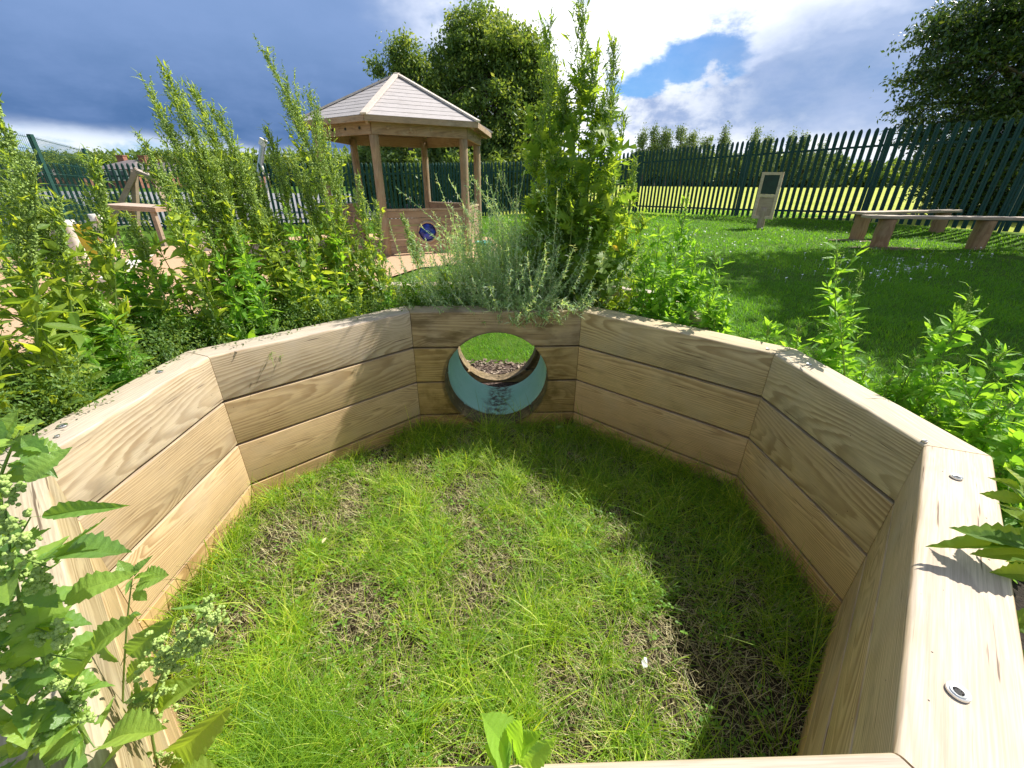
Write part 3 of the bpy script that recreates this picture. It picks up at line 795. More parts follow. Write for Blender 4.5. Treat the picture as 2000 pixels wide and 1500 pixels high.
for (tx, ty, Yd, sp, sc_, lab) in MUG:
    top = at(tx, ty, Yd); bx = .30 + (tx - 1140) / 1000 * 2.6
    base = np.array([bx + rng.normal(0, .02) + .06, 2.45 + rng.normal(0, .05), SOILZ - .02])
    H_ = top[2] - SOILZ
    weed(base, top, lab or 'leafy mugwort stem in the bright green clump right of the tunnel', mugG, M_mug, T_mug, leaf=.150 * sc_, nl=int(20 + 16 * H_), leafup=.15, spike=sp, r0=.0055,
         nbr=int(3 + 4 * H_), brl=.2, cat='mugwort', name='mugwort_plant', buds=.8, bend=-.02)
frG = 'young fresh green weeds beside the planter'
FR = [(1345, 388, 2.22, 1, .9, 'young goosefoot with spreading leaves in front of the field, right of the mugwort'), (1290, 440, 2.3, 0, .9, None), (1400, 500, 2.0, 0, .8, None), (1425, 560, 1.92, 0, .75, None),
      (1320, 500, 2.1, 0, .9, None), (1380, 590, 1.85, 0, .8, None), (1265, 500, 2.2, 0, .9, None), (1300, 540, 2.3, 0, 1., None), (1340, 560, 2.2, 0, 1., None), (1370, 540, 2.15, 0, .9, None), (1330, 600, 2.0, 0, 1., None), (1290, 580, 2.1, 0, 1., None), (1400, 600, 1.9, 0, .9, None), (1360, 480, 2.25, 0, .9, None),
      (1633, 478, 1.62, 1, .85, 'young goosefoot behind the right wall, left of a thinner twin'), (1682, 538, 1.58, 1, .6, 'thin pale young goosefoot just right of a bushier one behind the right wall'),
      (1560, 640, 1.62, 0, .7, None), (1640, 620, 1.5, 0, .8, None), (1900, 572, 1.30, 1, 1.0, 'bushy young goosefoot behind the corner of the right wall'),
      (1740, 740, 1.32, 0, .8, None), (1790, 700, 1.3, 0, .9, None), (1840, 730, 1.22, 0, 1.0, None), (1960, 690, 1.15, 0, 1.0, None), (1940, 800, 1.02, 0, 1.0, None), (2010, 840, .92, 0, 1.1, None),
      (1900, 800, 1.1, 0, .9, None), (2040, 700, 1.1, 0, 1.0, None), (1700, 700, 1.42, 0, .7, None)] + [(x_, y_, Y_, 0, .9, None) for x_, y_, Y_ in ((1500, 640, 1.75), (1590, 690, 1.55), (1730, 790, 1.3), (1830, 800, 1.15), (1980, 780, 1.0), (2020, 900, .85), (2060, 950, .8), (1990, 1000, .78), (1960, 920, .88))]
for (tx, ty, Yd, sp, sc_, lab) in FR:
    top = at(tx, ty, Yd); b = in_bed(top[:2] + np.array([.02, 0]))
    z0 = SOILZ if tx < 1500 else .43
    if top[2] < z0 + .12: top[2] = z0 + .12
    H_ = top[2] - z0
    weed(np.array([b[0], b[1], z0 - .02]), top, lab or 'low leafy young weed crowding the outside of the right planter walls', frG, M_fresh, T_hen, leaf=.125 * sc_, nl=int(38 + 80 * H_), spike=.22 if sp else .1,
         r0=.0045, nbr=int(6 + 8 * H_), brl=.3, cat='weed', name='young_weed', buds=.5, budsz=.005, bend=.02, leafup=.35)

for k in range(9):
    q = (1.30 + rng.uniform(0, .35), .30 + .09 * k + rng.normal(0, .03)); hh = rng.uniform(.18, .42) * (.6 + .05 * k)
    weed((q[0] + .03, q[1], .42), (q[0], q[1], .43 + hh), 'low leafy young weed crowding the outside of the right planter walls', frG, M_fresh, T_hen, leaf=.10, nl=int(30 + 60 * hh), spike=.1, r0=.004,
         nbr=5, brl=.3, name='young_weed', buds=.5, budsz=.005, leafup=.35)
# silver southernwood-like shrub spilling over the far wall
sh = empty('silver_shrub', (.12, 2.42, SOILZ), 'fine grey-green shrub spilling over the far wall above the tunnel', 'shrub')
st, lf, bd = MB(), MB(), MB()
for k in range(880):
    b = np.array([.0 + rng.normal(0, .17), 2.40 + rng.normal(0, .06), SOILZ])
    if k < 60:                                                   # drooping over the board
        e = np.array([rng.uniform(-.15, .36), 2.13 - rng.uniform(0, .05), .71 + rng.uniform(-.09, .03)]); m_ = (b + e) / 2 + [0, -.02, .16]
    else:
        ph = rng.uniform(0, 2 * pi); sp_ = rng.uniform(.02, .50); hh = rng.uniform(.18, .62) * (1 - .6 * sp_)
        e = b + [math.cos(ph) * sp_, math.sin(ph) * sp_ * .7, hh]; m_ = b + [math.cos(ph) * sp_ * .7, math.sin(ph) * sp_ * .5, hh * .35]
        if k > 810: e = b + [rng.uniform(-.42, .05), rng.uniform(-.1, .1), rng.uniform(.45, .80)]
    P = bez(b, m_, e, 9); st.tube(P, np.linspace(.0016, .0006, 9), 4, False, rnd=rng.random())
    L = np.linalg.norm(e - b); n_ = int(L / .0065)
    u = rng.uniform(.15, 1, n_); i_ = np.minimum(7, (u * 8).astype(int)); Q = P[i_] + (P[i_ + 1] - P[i_]) * (u * 8 - i_)[:, None]
    tdir = (e - b) / L
    scatter(lf, T_lance, Q, rng.normal(0, .8, (n_, 3)) + tdir * .8, rng.uniform(.010, .026, n_) * (1.7 if k < 60 else 1.15))
    if k >= 60:
        n2_ = n_ // 2; u = rng.uniform(.5, 1, n2_); i_ = np.minimum(7, (u * 8).astype(int)); Q = P[i_] + (P[i_ + 1] - P[i_]) * (u * 8 - i_)[:, None] + rng.normal(0, .003, (n2_, 3))
        scatter(bd, T_bud, Q, rng.normal(0, 1, (n2_, 3)), rng.uniform(.004, .008, n2_), roll=1)
st.build('stem', M_silver, sh); lf.build('foliage', M_silver, sh); bd.build('flower_spike', M_silver, sh)

# low small-leaved ground cover over the beds
lf = MB(); 
def ring_points(N, lo, hi, sides, poly=C):
    a_, b_ = inset(poly, lo), inset(poly, hi); out_ = []
    for i in sides:
        n_ = N // len(sides); u = rng.random(n_)[:, None]; v = rng.random(n_)[:, None]
        A = a_[i] + (a_[(i + 1) % 8] - a_[i]) * u; B = b_[i] + (b_[(i + 1) % 8] - b_[i]) * u; out_.append(A + (B - A) * v)
    return np.concatenate(out_)
Q = ring_points(2600, .10, .62, [0, 1, 2, 3])
Q = Q[fbm(Q[:, 0] * 5, Q[:, 1] * 5, 31) > .36]
Q = Q[~((np.abs(Q[:, 0] - .05) < .12) & (Q[:, 1] > 2.5))]
for q in Q:
    n_ = 46; h = .12 + .12 * float(fbm(np.float64(q[0] * 4), np.float64(q[1] * 4), 77)) + rng.uniform(0, .10)
    if q[1] > 2.2 and -.9 < q[0] < 0: h *= .75
    b = np.array([q[0], q[1], SOILZ]); e = b + [rng.normal(0, .04), rng.normal(0, .04), h]
    u = rng.random(n_)[:, None]
    scatter(lf, T_tiny, b + (e - b) * u + rng.normal(0, .012, (n_, 3)), rng.normal(0, 1, (n_, 3)) + [0, 0, .4], rng.uniform(.007, .017, n_), rnd=min(1, rng.random() * .75 + .25 * rng.random()))
gc = lf.build('ground_cover', M_thyme); tag(gc, 'mat of small-leaved dark green ground cover filling the left and far beds', 'ground cover', kind='stuff')
# trailing sprig over the left wall
tr = empty('trailing_sprig', (-.98, 1.70, .60), 'small pale sprig trailing over the top of the left wall', 'sprig')
st, lf = MB(), MB()
for k in range(7):
    b = np.array([-1.06 + rng.normal(0, .03), 1.76, .66]); e = atz(458 + rng.normal(0, 10), 715 + rng.normal(0, 16), .62) ; e = np.array([-1.005 + rng.normal(0, .022), 1.60 + rng.normal(0, .022), .62 + rng.normal(0, .025)])
    P = bez(b, (b + e) / 2 + [.02, -.02, .09], e, 8); st.tube(P, .0008, 4, False); n_ = 60
    u = rng.random(n_); i_ = np.minimum(6, (u * 7).astype(int)); scatter(lf, T_tiny, P[i_] + rng.normal(0, .006, (n_, 3)), rng.normal(0, 1, (n_, 3)), rng.uniform(.005, .011, n_), rnd=.98)
st.build('stem', M_stem, tr); lf.build('foliage', M_thyme, tr)

# yellowed leaves
yl = [(505, 592, 1.95), (610, 592, 2.2), (710, 498, 2.4), (682, 500, 2.4), (742, 583, 2.3), (452, 517, 2.0), (600, 590, 2.25), (1195, 478, 2.3)]
for k, (x, y, Yd) in enumerate(yl):
    P_ = at(x, y, Yd); mb = MB(); scatter(mb, T_hen[:1], [P_], [rng.normal(0, .3, 3) + [0, -.3, -.7]], [.055 if k not in (1, 4) else .04], up=np.array([[0, -1.0, .2]]), roll=.2)
    o = mb.build('yellow_leaf', M_yellow); tag(o, 'yellowed leaf caught on the right-hand mugwort clump' if x > 1000 else 'yellowed leaf hanging in the weed thicket left of the tunnel', 'leaf', 'yellowed leaves hanging in the weeds')

# foreground plants, each stem a pixel path with forward distances
def near_plant(path, leaves, clusters, label, r0=.0045, name='goosefoot_plant', ml=None, extra=0, exl=.07, ys=1.0):
    path = [(x, y, Yd * ys) for x, y, Yd in path]
    leaves = [(l[0], l[1], l[2] * ys, l[3], l[4], l[5] * ys) + tuple(l[6:]) for l in leaves]
    clusters = [(x, y, Yd * ys, rx, n_) for x, y, Yd, rx, n_ in clusters]
    P = np.array([at(x, y, Yd) for x, y, Yd in path])
    b_ = in_bed(P[0][:2]); P = np.concatenate([[[b_[0], b_[1], .56]], P])
    root = empty(name, tuple(P[0]), label, 'weed')
    n = len(P); tt = np.linspace(0, n - 1, 24); i_ = np.minimum(n - 2, tt.astype(int)); 
    PP = P[i_] + (P[i_ + 1] - P[i_]) * (tt - i_)[:, None]
    for _ in range(3): PP[1:-1] = (PP[:-2] + PP[1:-1] * 2 + PP[2:]) / 4
    st, lf, bd = MB(), MB(), MB()
    st.tube(PP, np.linspace(r0, r0 * .35, 24), 8, rnd=.7)
    for lv in leaves:
        (x0, y0, d0, x1, y1, d1, wd) = lv[:7]
        a, b = at(x0, y0, d0), at(x1, y1, d1); L = np.linalg.norm(b - a)
        j = np.argmin(np.linalg.norm(PP - a, axis=1))
        if np.linalg.norm(PP[j] - a) < .08: st.tube(np.array([PP[j], a]), [r0 * .25, r0 * .18], 5, False)
        U = np.array([[0, -.35, 1.0]]) + rng.normal(0, .35, (1, 3))
        scatter(lf, [leaf_template(18, .5, .13, rng.uniform(.05, .3), rng.uniform(.15, .4), .10)], [a], [b - a], [L], up=U, roll=.05, wscale=wd / .5, rnd=lv[7] if len(lv) > 7 else rng.random())
    for k_ in range(extra):
        j = rng.integers(2, 24); a = PP[j]; ph = rng.uniform(0, 2 * pi); ev_ = rng.normal(.35, .3)
        d_ = np.array([[math.cos(ph) * math.cos(ev_), math.sin(ph) * math.cos(ev_), math.sin(ev_)]])
        scatter(lf, T_big, [a], d_, [exl * rng.uniform(.45, 1.2)], roll=.35)
    for (x, y, Yd, rx, n_) in clusters:
        c_ = at(x, y, Yd); sc_ = rx / FPX * np.linalg.norm(c_ - [0, 0, CAMH])
        j = np.argmin(np.linalg.norm(PP - c_, axis=1))
        st.tube(np.array([PP[j], c_]), [r0 * .25, r0 * .15], 5, False)
        ax_ = (c_ - PP[j]); ax_ = ax_ / (np.linalg.norm(ax_) + 1e-6) + [0, 0, .8]; ax_ /= np.linalg.norm(ax_)
        for g_ in range(n_):
            q = c_ + ax_ * rng.uniform(-1, 1) * sc_ + rng.normal(0, .28, 3) * sc_
            m_ = 9
            scatter(bd, BALL, q + rng.normal(0, .0018, (m_, 3)), rng.normal(0, 1, (m_, 3)), rng.uniform(.0020, .0036, m_) * max(.6, ys), roll=1, rnd=rng.uniform(.4, 1))
    st.build('stem', M_stem, root, smooth=True); lf.build('foliage', ml or M_near, root); bd.build('flower_cluster', M_bud, root)
    return root
_b = []
import bmesh as _bm
bm_ = _bm.new(); _bm.ops.create_icosphere(bm_, subdivisions=1, radius=1.0)
BALL = [(np.array([v.co[:] for v in bm_.verts]), np.array([[v.index for v in f.verts] for f in bm_.faces]))]; bm_.free()

near_plant([(230, 1640, .36), (190, 1480, .36), (110, 1330, .37), (45, 1210, .38), (20, 1080, .39)],
    [(60, 1010, .40, 245, 985, .42, .20, .35), (40, 950, .40, 130, 870, .44, .5, .5), (10, 1000, .40, -60, 900, .42, .5), (70, 1090, .40, 242, 1052, .40, .38, .15), (100, 1110, .38, 190, 1000, .42, .45, .6),
     (110, 1180, .38, 235, 1110, .40, .36, .7), (55, 1330, .36, -40, 1240, .36, .5, .9), (90, 1300, .36, 62, 1130, .40, .42, .85), (140, 1350, .36, 180, 1240, .38, .34, 1.0), (120, 1320, .36, 10, 1330, .35, .5, .3),
     (150, 1400, .35, 20, 1400, .33, .5, .2), (170, 1440, .35, 60, 1480, .33, .55, .5), (185, 1460, .35, 300, 1400, .35, .36, .8), (200, 1500, .35, 240, 1420, .36, .5, .9), (30, 1180, .38, -30, 1110, .4, .5, .4), (60, 1240, .37, -20, 1290, .36, .45, .6),
     (160, 1290, .37, 250, 1200, .38, .3, .7), (20, 1050, .39, -20, 990, .42, .6, .9), (45, 1130, .38, 110, 1190, .37, .5, .2)],
    [(30, 1060, .385, 34, 26), (60, 1130, .38, 30, 22), (15, 1200, .37, 40, 26), (110, 1240, .37, 26, 16), (40, 1300, .36, 36, 22), (125, 1330, .36, 30, 22), (100, 1400, .35, 30, 18), (160, 1390, .355, 22, 12), (10, 980, .4, 24, 12), (150, 1480, .345, 30, 16)],
    'large leafy goosefoot with pale bud clusters filling the bottom left corner', .0036, extra=85, exl=.058, ys=.72)
near_plant([(235, 1640, .46), (238, 1480, .48), (240, 1340, .50), (248, 1210, .52), (258, 1130, .53)],
    [(262, 1140, .53, 322, 1120, .53, .62, .55), (258, 1130, .53, 285, 1085, .55, .42, .35), (256, 1135, .53, 232, 1095, .54, .6, .4), (262, 1150, .53, 283, 1175, .52, .7, .5), (240, 1290, .51, 330, 1215, .52, .30, .35), (236, 1300, .50, 175, 1240, .52, .34, .3),
     (238, 1330, .50, 300, 1285, .5, .3, .6), (236, 1380, .49, 180, 1420, .47, .4, .5), (240, 1400, .48, 330, 1340, .48, .3, .8)],
    [], 'slim goosefoot stalk with one crumpled leaf in front of the left wall', .0022, extra=8, exl=.036, ys=.72)
near_plant([(330, 1640, .42), (315, 1520, .43), (292, 1430, .44), (300, 1340, .45), (345, 1270, .46), (400, 1190, .47)],
    [(322, 1480, .43, 440, 1408, .42, .26, .75), (300, 1400, .44, 365, 1325, .45, .3, .9), (295, 1440, .43, 230, 1380, .43, .35, .6), (318, 1500, .42, 420, 1500, .40, .3, .7), (296, 1380, .44, 250, 1330, .45, .3, .3)],
    [(400, 1190, .47, 20, 14), (415, 1215, .47, 16, 10), (375, 1240, .465, 26, 18), (350, 1270, .46, 28, 20), (395, 1260, .46, 18, 12), (318, 1262, .46, 20, 12), (325, 1290, .455, 22, 14), (300, 1325, .45, 28, 20), (292, 1370, .445, 26, 18), (280, 1405, .44, 20, 10), (325, 1480, .43, 22, 14)],
    'goosefoot stalk of pale round bud clusters hanging over the pit at the lower left', .0026, extra=14, exl=.032, ys=.74)
near_plant([(30, 1640, .33), (60, 1520, .34), (60, 1430, .34), (30, 1360, .35)], [(60, 1450, .34, 130, 1400, .34, .5, .9), (60, 1500, .34, 190, 1500, .33, .5, .95), (50, 1430, .34, -40, 1400, .33, .5, .2), (60, 1520, .33, 0, 1500, .32, .6, .3)],
    [(90, 1440, .335, 26, 14)], 'second leafy goosefoot at the very bottom left corner, yellow-green leaves in sun', .003, extra=40, exl=.052, ys=.72)
near_plant([(-60, 1050, .50), (-10, 960, .50), (20, 880, .52), (40, 840, .54)],
    [(30, 870, .52, 120, 870, .53, .5, .5), (20, 860, .53, 70, 820, .56, .6, .8), (10, 880, .52, -60, 800, .55, .5, .4), (0, 930, .5, 90, 925, .5, .35, .25), (-10, 900, .52, 20, 800, .55, .5, .5)],
    [(0, 960, .5, 16, 8)], 'dark-leaved weed peeping over the left wall top near the frame edge', .003, extra=14, exl=.07, ys=.85)
# right edge
near_plant([(2090, 1180, .50), (2060, 1090, .52), (2030, 1010, .55), (2000, 960, .58)],
    [(2070, 1085, .52, 1868, 1022, .55, .28, .1), (2060, 1080, .52, 1832, 1042, .545, .20, .15), (2060, 1090, .51, 1900, 1075, .52, .30, .2), (2010, 980, .57, 1920, 960, .60, .4, .3), (2050, 1130, .5, 1950, 1110, .51, .4, .5), (2000, 960, .58, 1935, 925, .62, .4, .6),
     (2080, 1200, .48, 1956, 1225, .48, .42, .3), (2090, 1260, .46, 1985, 1290, .46, .4, .6), (2040, 1040, .53, 1960, 990, .56, .4, .4)],
    [], 'lobed dark green leaves reaching over the right wall top from outside the frame', .004, 'mugwort_plant', M_mug, extra=24, exl=.06)
near_plant([(2080, 1620, .36), (2050, 1560, .37), (2030, 1520, .38)],
    [(2050, 1540, .37, 1955, 1495, .38, .5, .4), (2040, 1520, .38, 1975, 1470, .39, .5, .7), (2060, 1560, .36, 1930, 1530, .37, .4, .3)],
    [], 'toothed green leaves at the bottom right corner beside the wall end', .003)
near_plant([(1010, 1640, .235), (1008, 1560, .24), (1005, 1500, .245), (1000, 1445, .25)],
    [(1000, 1500, .245, 968, 1400, .252, .55, .9), (1004, 1480, .245, 1010, 1412, .25, .55, .75), (1006, 1500, .243, 1085, 1445, .248, .36, .95), (1004, 1510, .243, 1060, 1500, .24, .6, .8), (1000, 1500, .243, 962, 1460, .245, .6, .95), (1002, 1490, .244, 1045, 1425, .25, .4, .6)],
    [], 'small crumpled bright green weed tip poking up at the bottom centre', .0018, 'weed_plant', M_fresh)

# ------------------------------------------------------------------ grass
def blades(mb, P, L, Wd, lean, droop, rnd, seg=3, ph=None):
    """curved tapering blades; P roots, L lengths"""
    N = len(P); ph = rng.uniform(0, 2 * pi, N) if ph is None else ph; h = np.stack([np.cos(ph), np.sin(ph), np.zeros(N)], 1)
    sd = np.stack([-np.sin(ph + rng.normal(0, .6, N)), np.cos(ph), np.zeros(N)], 1)
    Vs = []
    for k in range(seg + 1):
        s_ = k / seg
        c_ = P + h * (L * (lean * s_ + droop * s_ ** 2))[:, None] + np.array([0, 0, 1.0]) * (L * (s_ * np.sqrt(np.maximum(.05, 1 - lean ** 2)) - .55 * droop * s_ ** 2.2))[:, None]
        wd = (Wd * (1 - .9 * s_ ** 1.6))[:, None] * .5
        Vs += [c_ - sd * wd, c_ + sd * wd]
    V = np.stack(Vs, 1)
    base = (np.arange(N) * (seg + 1) * 2)[:, None]
    F = np.concatenate([base + np.array([[2 * k, 2 * k + 1, 2 * k + 3, 2 * k + 2]]) for k in range(seg)])
    mb.add(V.reshape(-1, 3), F, np.repeat(rnd, (seg + 1) * 2))
N = 8200; c0_ = np.stack([rng.uniform(-1.16, 1.09, N), rng.uniform(.2, 2.14, N)], 1)
c0_ = c0_[rng.random(N) < np.clip((fbm(c0_[:, 0] * 13, c0_[:, 1] * 13, 41) - .27) * 3.4, .15, 1)]; N = len(c0_)
ts_ = rng.gamma(2.2, .5, N).clip(.3, 3); of_ = rng.normal(0, .010, (N * 15, 2)) * np.repeat(ts_, 15)[:, None] ** .7
q = np.repeat(c0_, 15, 0) + of_; PH = np.arctan2(of_[:, 1], of_[:, 0]) + rng.normal(0, .7, len(q)); TS = np.repeat(ts_, 15); TT = np.repeat(rng.normal(0, .17, N), 15)
i0 = inside(q[:, 0], q[:, 1], C); PH, TS, TT = PH[i0], TS[i0], TT[i0]
q = q[inside(q[:, 0], q[:, 1], C)]
cl = fbm(q[:, 0] * 7, q[:, 1] * 7, 40); big = fbm(q[:, 0] * 2.2, q[:, 1] * 2.2, 50)
bare = np.exp(-((q[:, 0] - .66) ** 2 / .05 + (q[:, 1] - .80) ** 2 / .06)) * .85 + np.exp(-((q[:, 0] + .93) ** 2 / .012 + (q[:, 1] - 1.18) ** 2 / .07)) * .8
keep = rng.random(len(q)) < np.clip(.46 + (cl - .42) * 3.2 + (big - .45) * 1.6 - bare, .07, 1); PH, TS, TT = PH[keep], TS[keep], TT[keep]
q = q[keep]; cl = cl[keep]; big = big[keep]
L = rng.uniform(.034, .098, len(q)) * (.5 + cl * 1.0) * (.6 + .45 * TS)
edge_d = np.min([np.abs(np.cross(C[(i + 1) % 8] - C[i], q - C[i])) / np.linalg.norm(C[(i + 1) % 8] - C[i]) for i in range(8)], axis=0)
L *= 1 + .5 * (edge_d < .10)
mb = MB(); blades(mb, np.stack([q[:, 0], q[:, 1], np.full(len(q), -.008)], 1), L, rng.uniform(.0018, .0042, len(q)), rng.uniform(.05, .8, len(q)), rng.uniform(.1, .9, len(q)),
       np.clip(rng.normal(.50, .24, len(q)) + (cl - .5) * .5 + TT, 0, 1), 4, PH)
tag(mb.build('grass', M_grass), 'rough tufty grass growing in the sunken pit of the planter', 'grass', kind='stuff')
N = 70000
q = np.stack([rng.uniform(-1.16, 1.09, N), rng.uniform(.2, 2.14, N)], 1); q = q[inside(q[:, 0], q[:, 1], C)]
k = rng.random(len(q)) < np.clip(1.15 - fbm(q[:, 0] * 7, q[:, 1] * 7, 40) * 1.1, .15, 1); q = q[k]
mb = MB(); blades(mb, np.stack([q[:, 0], q[:, 1], rng.uniform(0, .018, len(q))], 1), rng.uniform(.015, .06, len(q)), rng.uniform(.0008, .0018, len(q)), rng.uniform(.6, .995, len(q)), rng.uniform(-.15, .25, len(q)), rng.random(len(q)), 3)
tag(mb.build('dry_grass', M_straw), 'dead straw-coloured grass lying under the green tufts in the pit', 'dry grass', kind='stuff')
N = 2600; q = np.stack([rng.uniform(-1.1, 1.05, N), rng.uniform(.25, 2.1, N)], 1); q = q[inside(q[:, 0], q[:, 1], C)]; q = q[fbm(q[:, 0] * 4, q[:, 1] * 4, 91) > .55]
mb = MB()
for a_ in (0, 2.1, 4.2):
    scatter(mb, T_tiny, np.stack([q[:, 0], q[:, 1], rng.uniform(.015, .05, len(q))], 1), np.stack([np.cos(a_ + q[:, 0] * 90), np.sin(a_ + q[:, 0] * 90), np.full(len(q), .25)], 1), rng.uniform(.009, .016, len(q)), roll=.2, wscale=1.6)
tag(mb.build('clover', M_fresh), 'small clover leaves scattered through the pit grass', 'clover', kind='stuff')
# long tuft at the lower left, beside the near-left wall
tu = MB(); q = np.stack([rng.normal(-.52, .10, 1500), rng.normal(.46, .09, 1500)], 1); q = q[inside(q[:, 0], q[:, 1], inset(C, -.01))]
blades(tu, np.stack([q[:, 0], q[:, 1], np.zeros(len(q))], 1), rng.uniform(.10, .22, len(q)), rng.uniform(.0016, .003, len(q)), rng.uniform(.2, .7, len(q)), rng.uniform(.2, .9, len(q)), np.clip(rng.normal(.4, .2, len(q)), 0, 1), 5)
tag(tu.build('grass_tuft', M_grass), 'long flattened tuft of grass at the foot of the near left wall', 'grass tuft')
# lawn outside
mb = MB()
for (x0, x1, y0, y1, dens, Lm, wd) in ((.8, 4.2, .6, 4.5, 5200, .050, .0032), (-1.2, 5.5, 2.75, 6.5, 2600, .050, .0048), (-1.2, 9.5, 6.5, 12, 900, .055, .010), (-2, 11, 12, 19, 240, .07, .020), (-9, -3.5, 9.5, 15, 260, .06, .018), (4.2, 7, 1.5, 6.5, 1800, .05, .006)):
    N = int((x1 - x0) * (y1 - y0) * dens); x = rng.uniform(x0, x1, N); y = rng.uniform(y0, y1, N)
    k = ~inside(x, y, inset(C, .13)) & ~inside(x, y, RING) & ~inside(x, y, inset(C, .50)) & ~((np.abs(x) < .8) & (y < 3.08 + .1 * vnoise(x * 9, y * 9)))
    k &= (x * .80 + y * .58 < 13.1) | (y > 14)
    k &= ~inside(x, y, [(-9.5, 7.2), (-6.6, 3.2), (-2.6, 3.1), (-2.1, 5.4), (-1.5, 7.0), (-.5, 7.6), (-.2, 9.2), (-.6, 11.2), (-2.4, 12.2), (-4.6, 11.6), (-6.5, 9.9)])
    x, y = x[k], y[k]; f_ = fbm(x * 1.5, y * 1.5, 60)
    kk = rng.random(len(x)) < .45 + f_; x, y, f_ = x[kk], y[kk], f_[kk]
    blades(mb, np.stack([x, y, hz(x, y) - .004], 1), rng.uniform(.5, 1.3, len(x)) * Lm * (.7 + .6 * f_), wd * rng.uniform(.7, 1.2, len(x)), rng.uniform(.05, .6, len(x)), rng.uniform(.1, .7, len(x)), np.clip(rng.normal(.45, .22, len(x)) + (f_ - .5), 0, 1), 2)
tag(mb.build('lawn', M_lawn), 'short green lawn between the planter and the green fence', 'lawn', kind='stuff')
# daisies
mb = MB(); pts = []
for (cx, cy, s1, s2, n_) in ((1780, 520, 60, 18, 60), (1640, 520, 130, 30, 45), (1370, 480, 90, 30, 70), (1500, 450, 140, 14, 60), (1900, 490, 60, 20, 25), (1300, 455, 60, 12, 40)):
    for _ in range(n_):
        x_, y_ = rng.normal(cx, s1 * .6), rng.normal(cy, s2 * .7)
        if 445 < y_ < 640:
            z_ = .40
            for _k in range(3): p_ = atz(x_, y_, z_); z_ = float(hz(p_[0], p_[1])) + .055
            if p_[0] * .80 + p_[1] * .58 < 12.6: pts.append([p_[0], p_[1], z_])
for P_ in pts:
    r = rng.uniform(.009, .013); n = 9; th = np.arange(n) * 2 * pi / n; tl = rng.normal(0, .25, 2)
    V = [[P_[0] + r * math.cos(a), P_[1] + r * math.sin(a), P_[2] + r * (tl[0] * math.cos(a) + tl[1] * math.sin(a))] for a in th] + [[P_[0], P_[1], P_[2] - .003]]
    mb.add(V, np.array([[j, (j + 1) % n, n] for j in range(n)])); mb.tube([[P_[0], P_[1], P_[2] - .05], [P_[0], P_[1], P_[2] - .003]], .001, 3, False)
tag(mb.build('daisies', M_daisy), 'small white daisies dotted across the sunny lawn', 'daisies', kind='stuff')

# bark mulch scraps and litter
mb = MB(); q = np.stack([rng.uniform(-.8, .7, 1500), rng.uniform(2.76, 3.12, 1500)], 1)
scatter(mb, T_tiny, np.stack([q[:, 0], q[:, 1], np.full(len(q), .008)], 1), np.stack([rng.normal(0, 1, len(q)), rng.normal(0, 1, len(q)), rng.normal(0, .15, len(q))], 1), rng.uniform(.02, .05, len(q)))
M_mulch = foliage('bark_chip', [(0, G(.07, .05, .04)), (.6, G(.22, .17, .13)), (1, G(.45, .38, .30))], .02, 1, .9, .1)
tag(mb.build('bark_mulch', M_mulch), 'brown bark chippings beyond the far end of the tunnel', 'mulch', kind='stuff')
p_ = atz(1258, 1297, .03); mb = MB(); mb.add([p_ + [-.006, -.012, 0], p_ + [.007, -.010, .004], p_ + [.010, .012, .010], p_ + [0, .015, .012], p_ + [-.007, .006, .004]], [np.array([0, 1, 2, 3, 4])])
tag(mb.build('paper_scrap', M_daisy), 'tiny white scrap lying in the pit grass', 'litter')
mb = MB(); scatter(mb, T_hen[:1], [atz(628, 1062, .05)], [[.3, 1, .3]], [.03], roll=.1); tag(mb.build('dry_leaf', M_straw), 'small pale dried leaf lying on the sunlit pit grass', 'leaf')
mb = MB(); scatter(mb, T_hen[:1], [atz(1082, 837, .04)], [[1, .2, .3]], [.06], roll=.1); tag(mb.build('dry_leaf', M_bud), 'pale curled leaf lying in the shade at the foot of the tunnel wall', 'leaf')

# ------------------------------------------------------------------ shelter
SX, SY, SG = -2.243, 9.705, .03
HX = [(SX + 1.582 * math.cos(3.591 + i * pi / 3), SY + 1.582 * math.sin(3.591 + i * pi / 3)) for i in range(6)]
def hexa(R, z): return np.array([[SX + R * math.cos(3.591 + i * pi / 3), SY + R * math.sin(3.591 + i * pi / 3), z] for i in range(6)])
shel = empty('play_shelter', (SX, SY, SG), 'hexagonal wooden play shelter with pale boarded pyramid roof and round posts', 'shelter')
def wpart(mb, name, m, parent, ang=0.0, org=(0, 0, 0), color=(1, 1, 1), smooth=False):
    """a wooden part with its own local frame, grain along local x"""
    V = np.concatenate(mb.v); org = np.array(org, float)
    ca, sa = math.cos(ang), math.sin(ang)
    base = np.array(parent.location) if parent else np.zeros(3)
    for k in range(len(mb.v)):
        L = mb.v[k] - org; mb.v[k] = np.stack([L[:, 0] * ca + L[:, 1] * sa, -L[:, 0] * sa + L[:, 1] * ca, L[:, 2]], 1)
    o = mb.build(name, m, parent, smooth=smooth, local=True); o.location = org - base; o.rotation_euler = (0, 0, ang); o.color = (*color, 1); return o
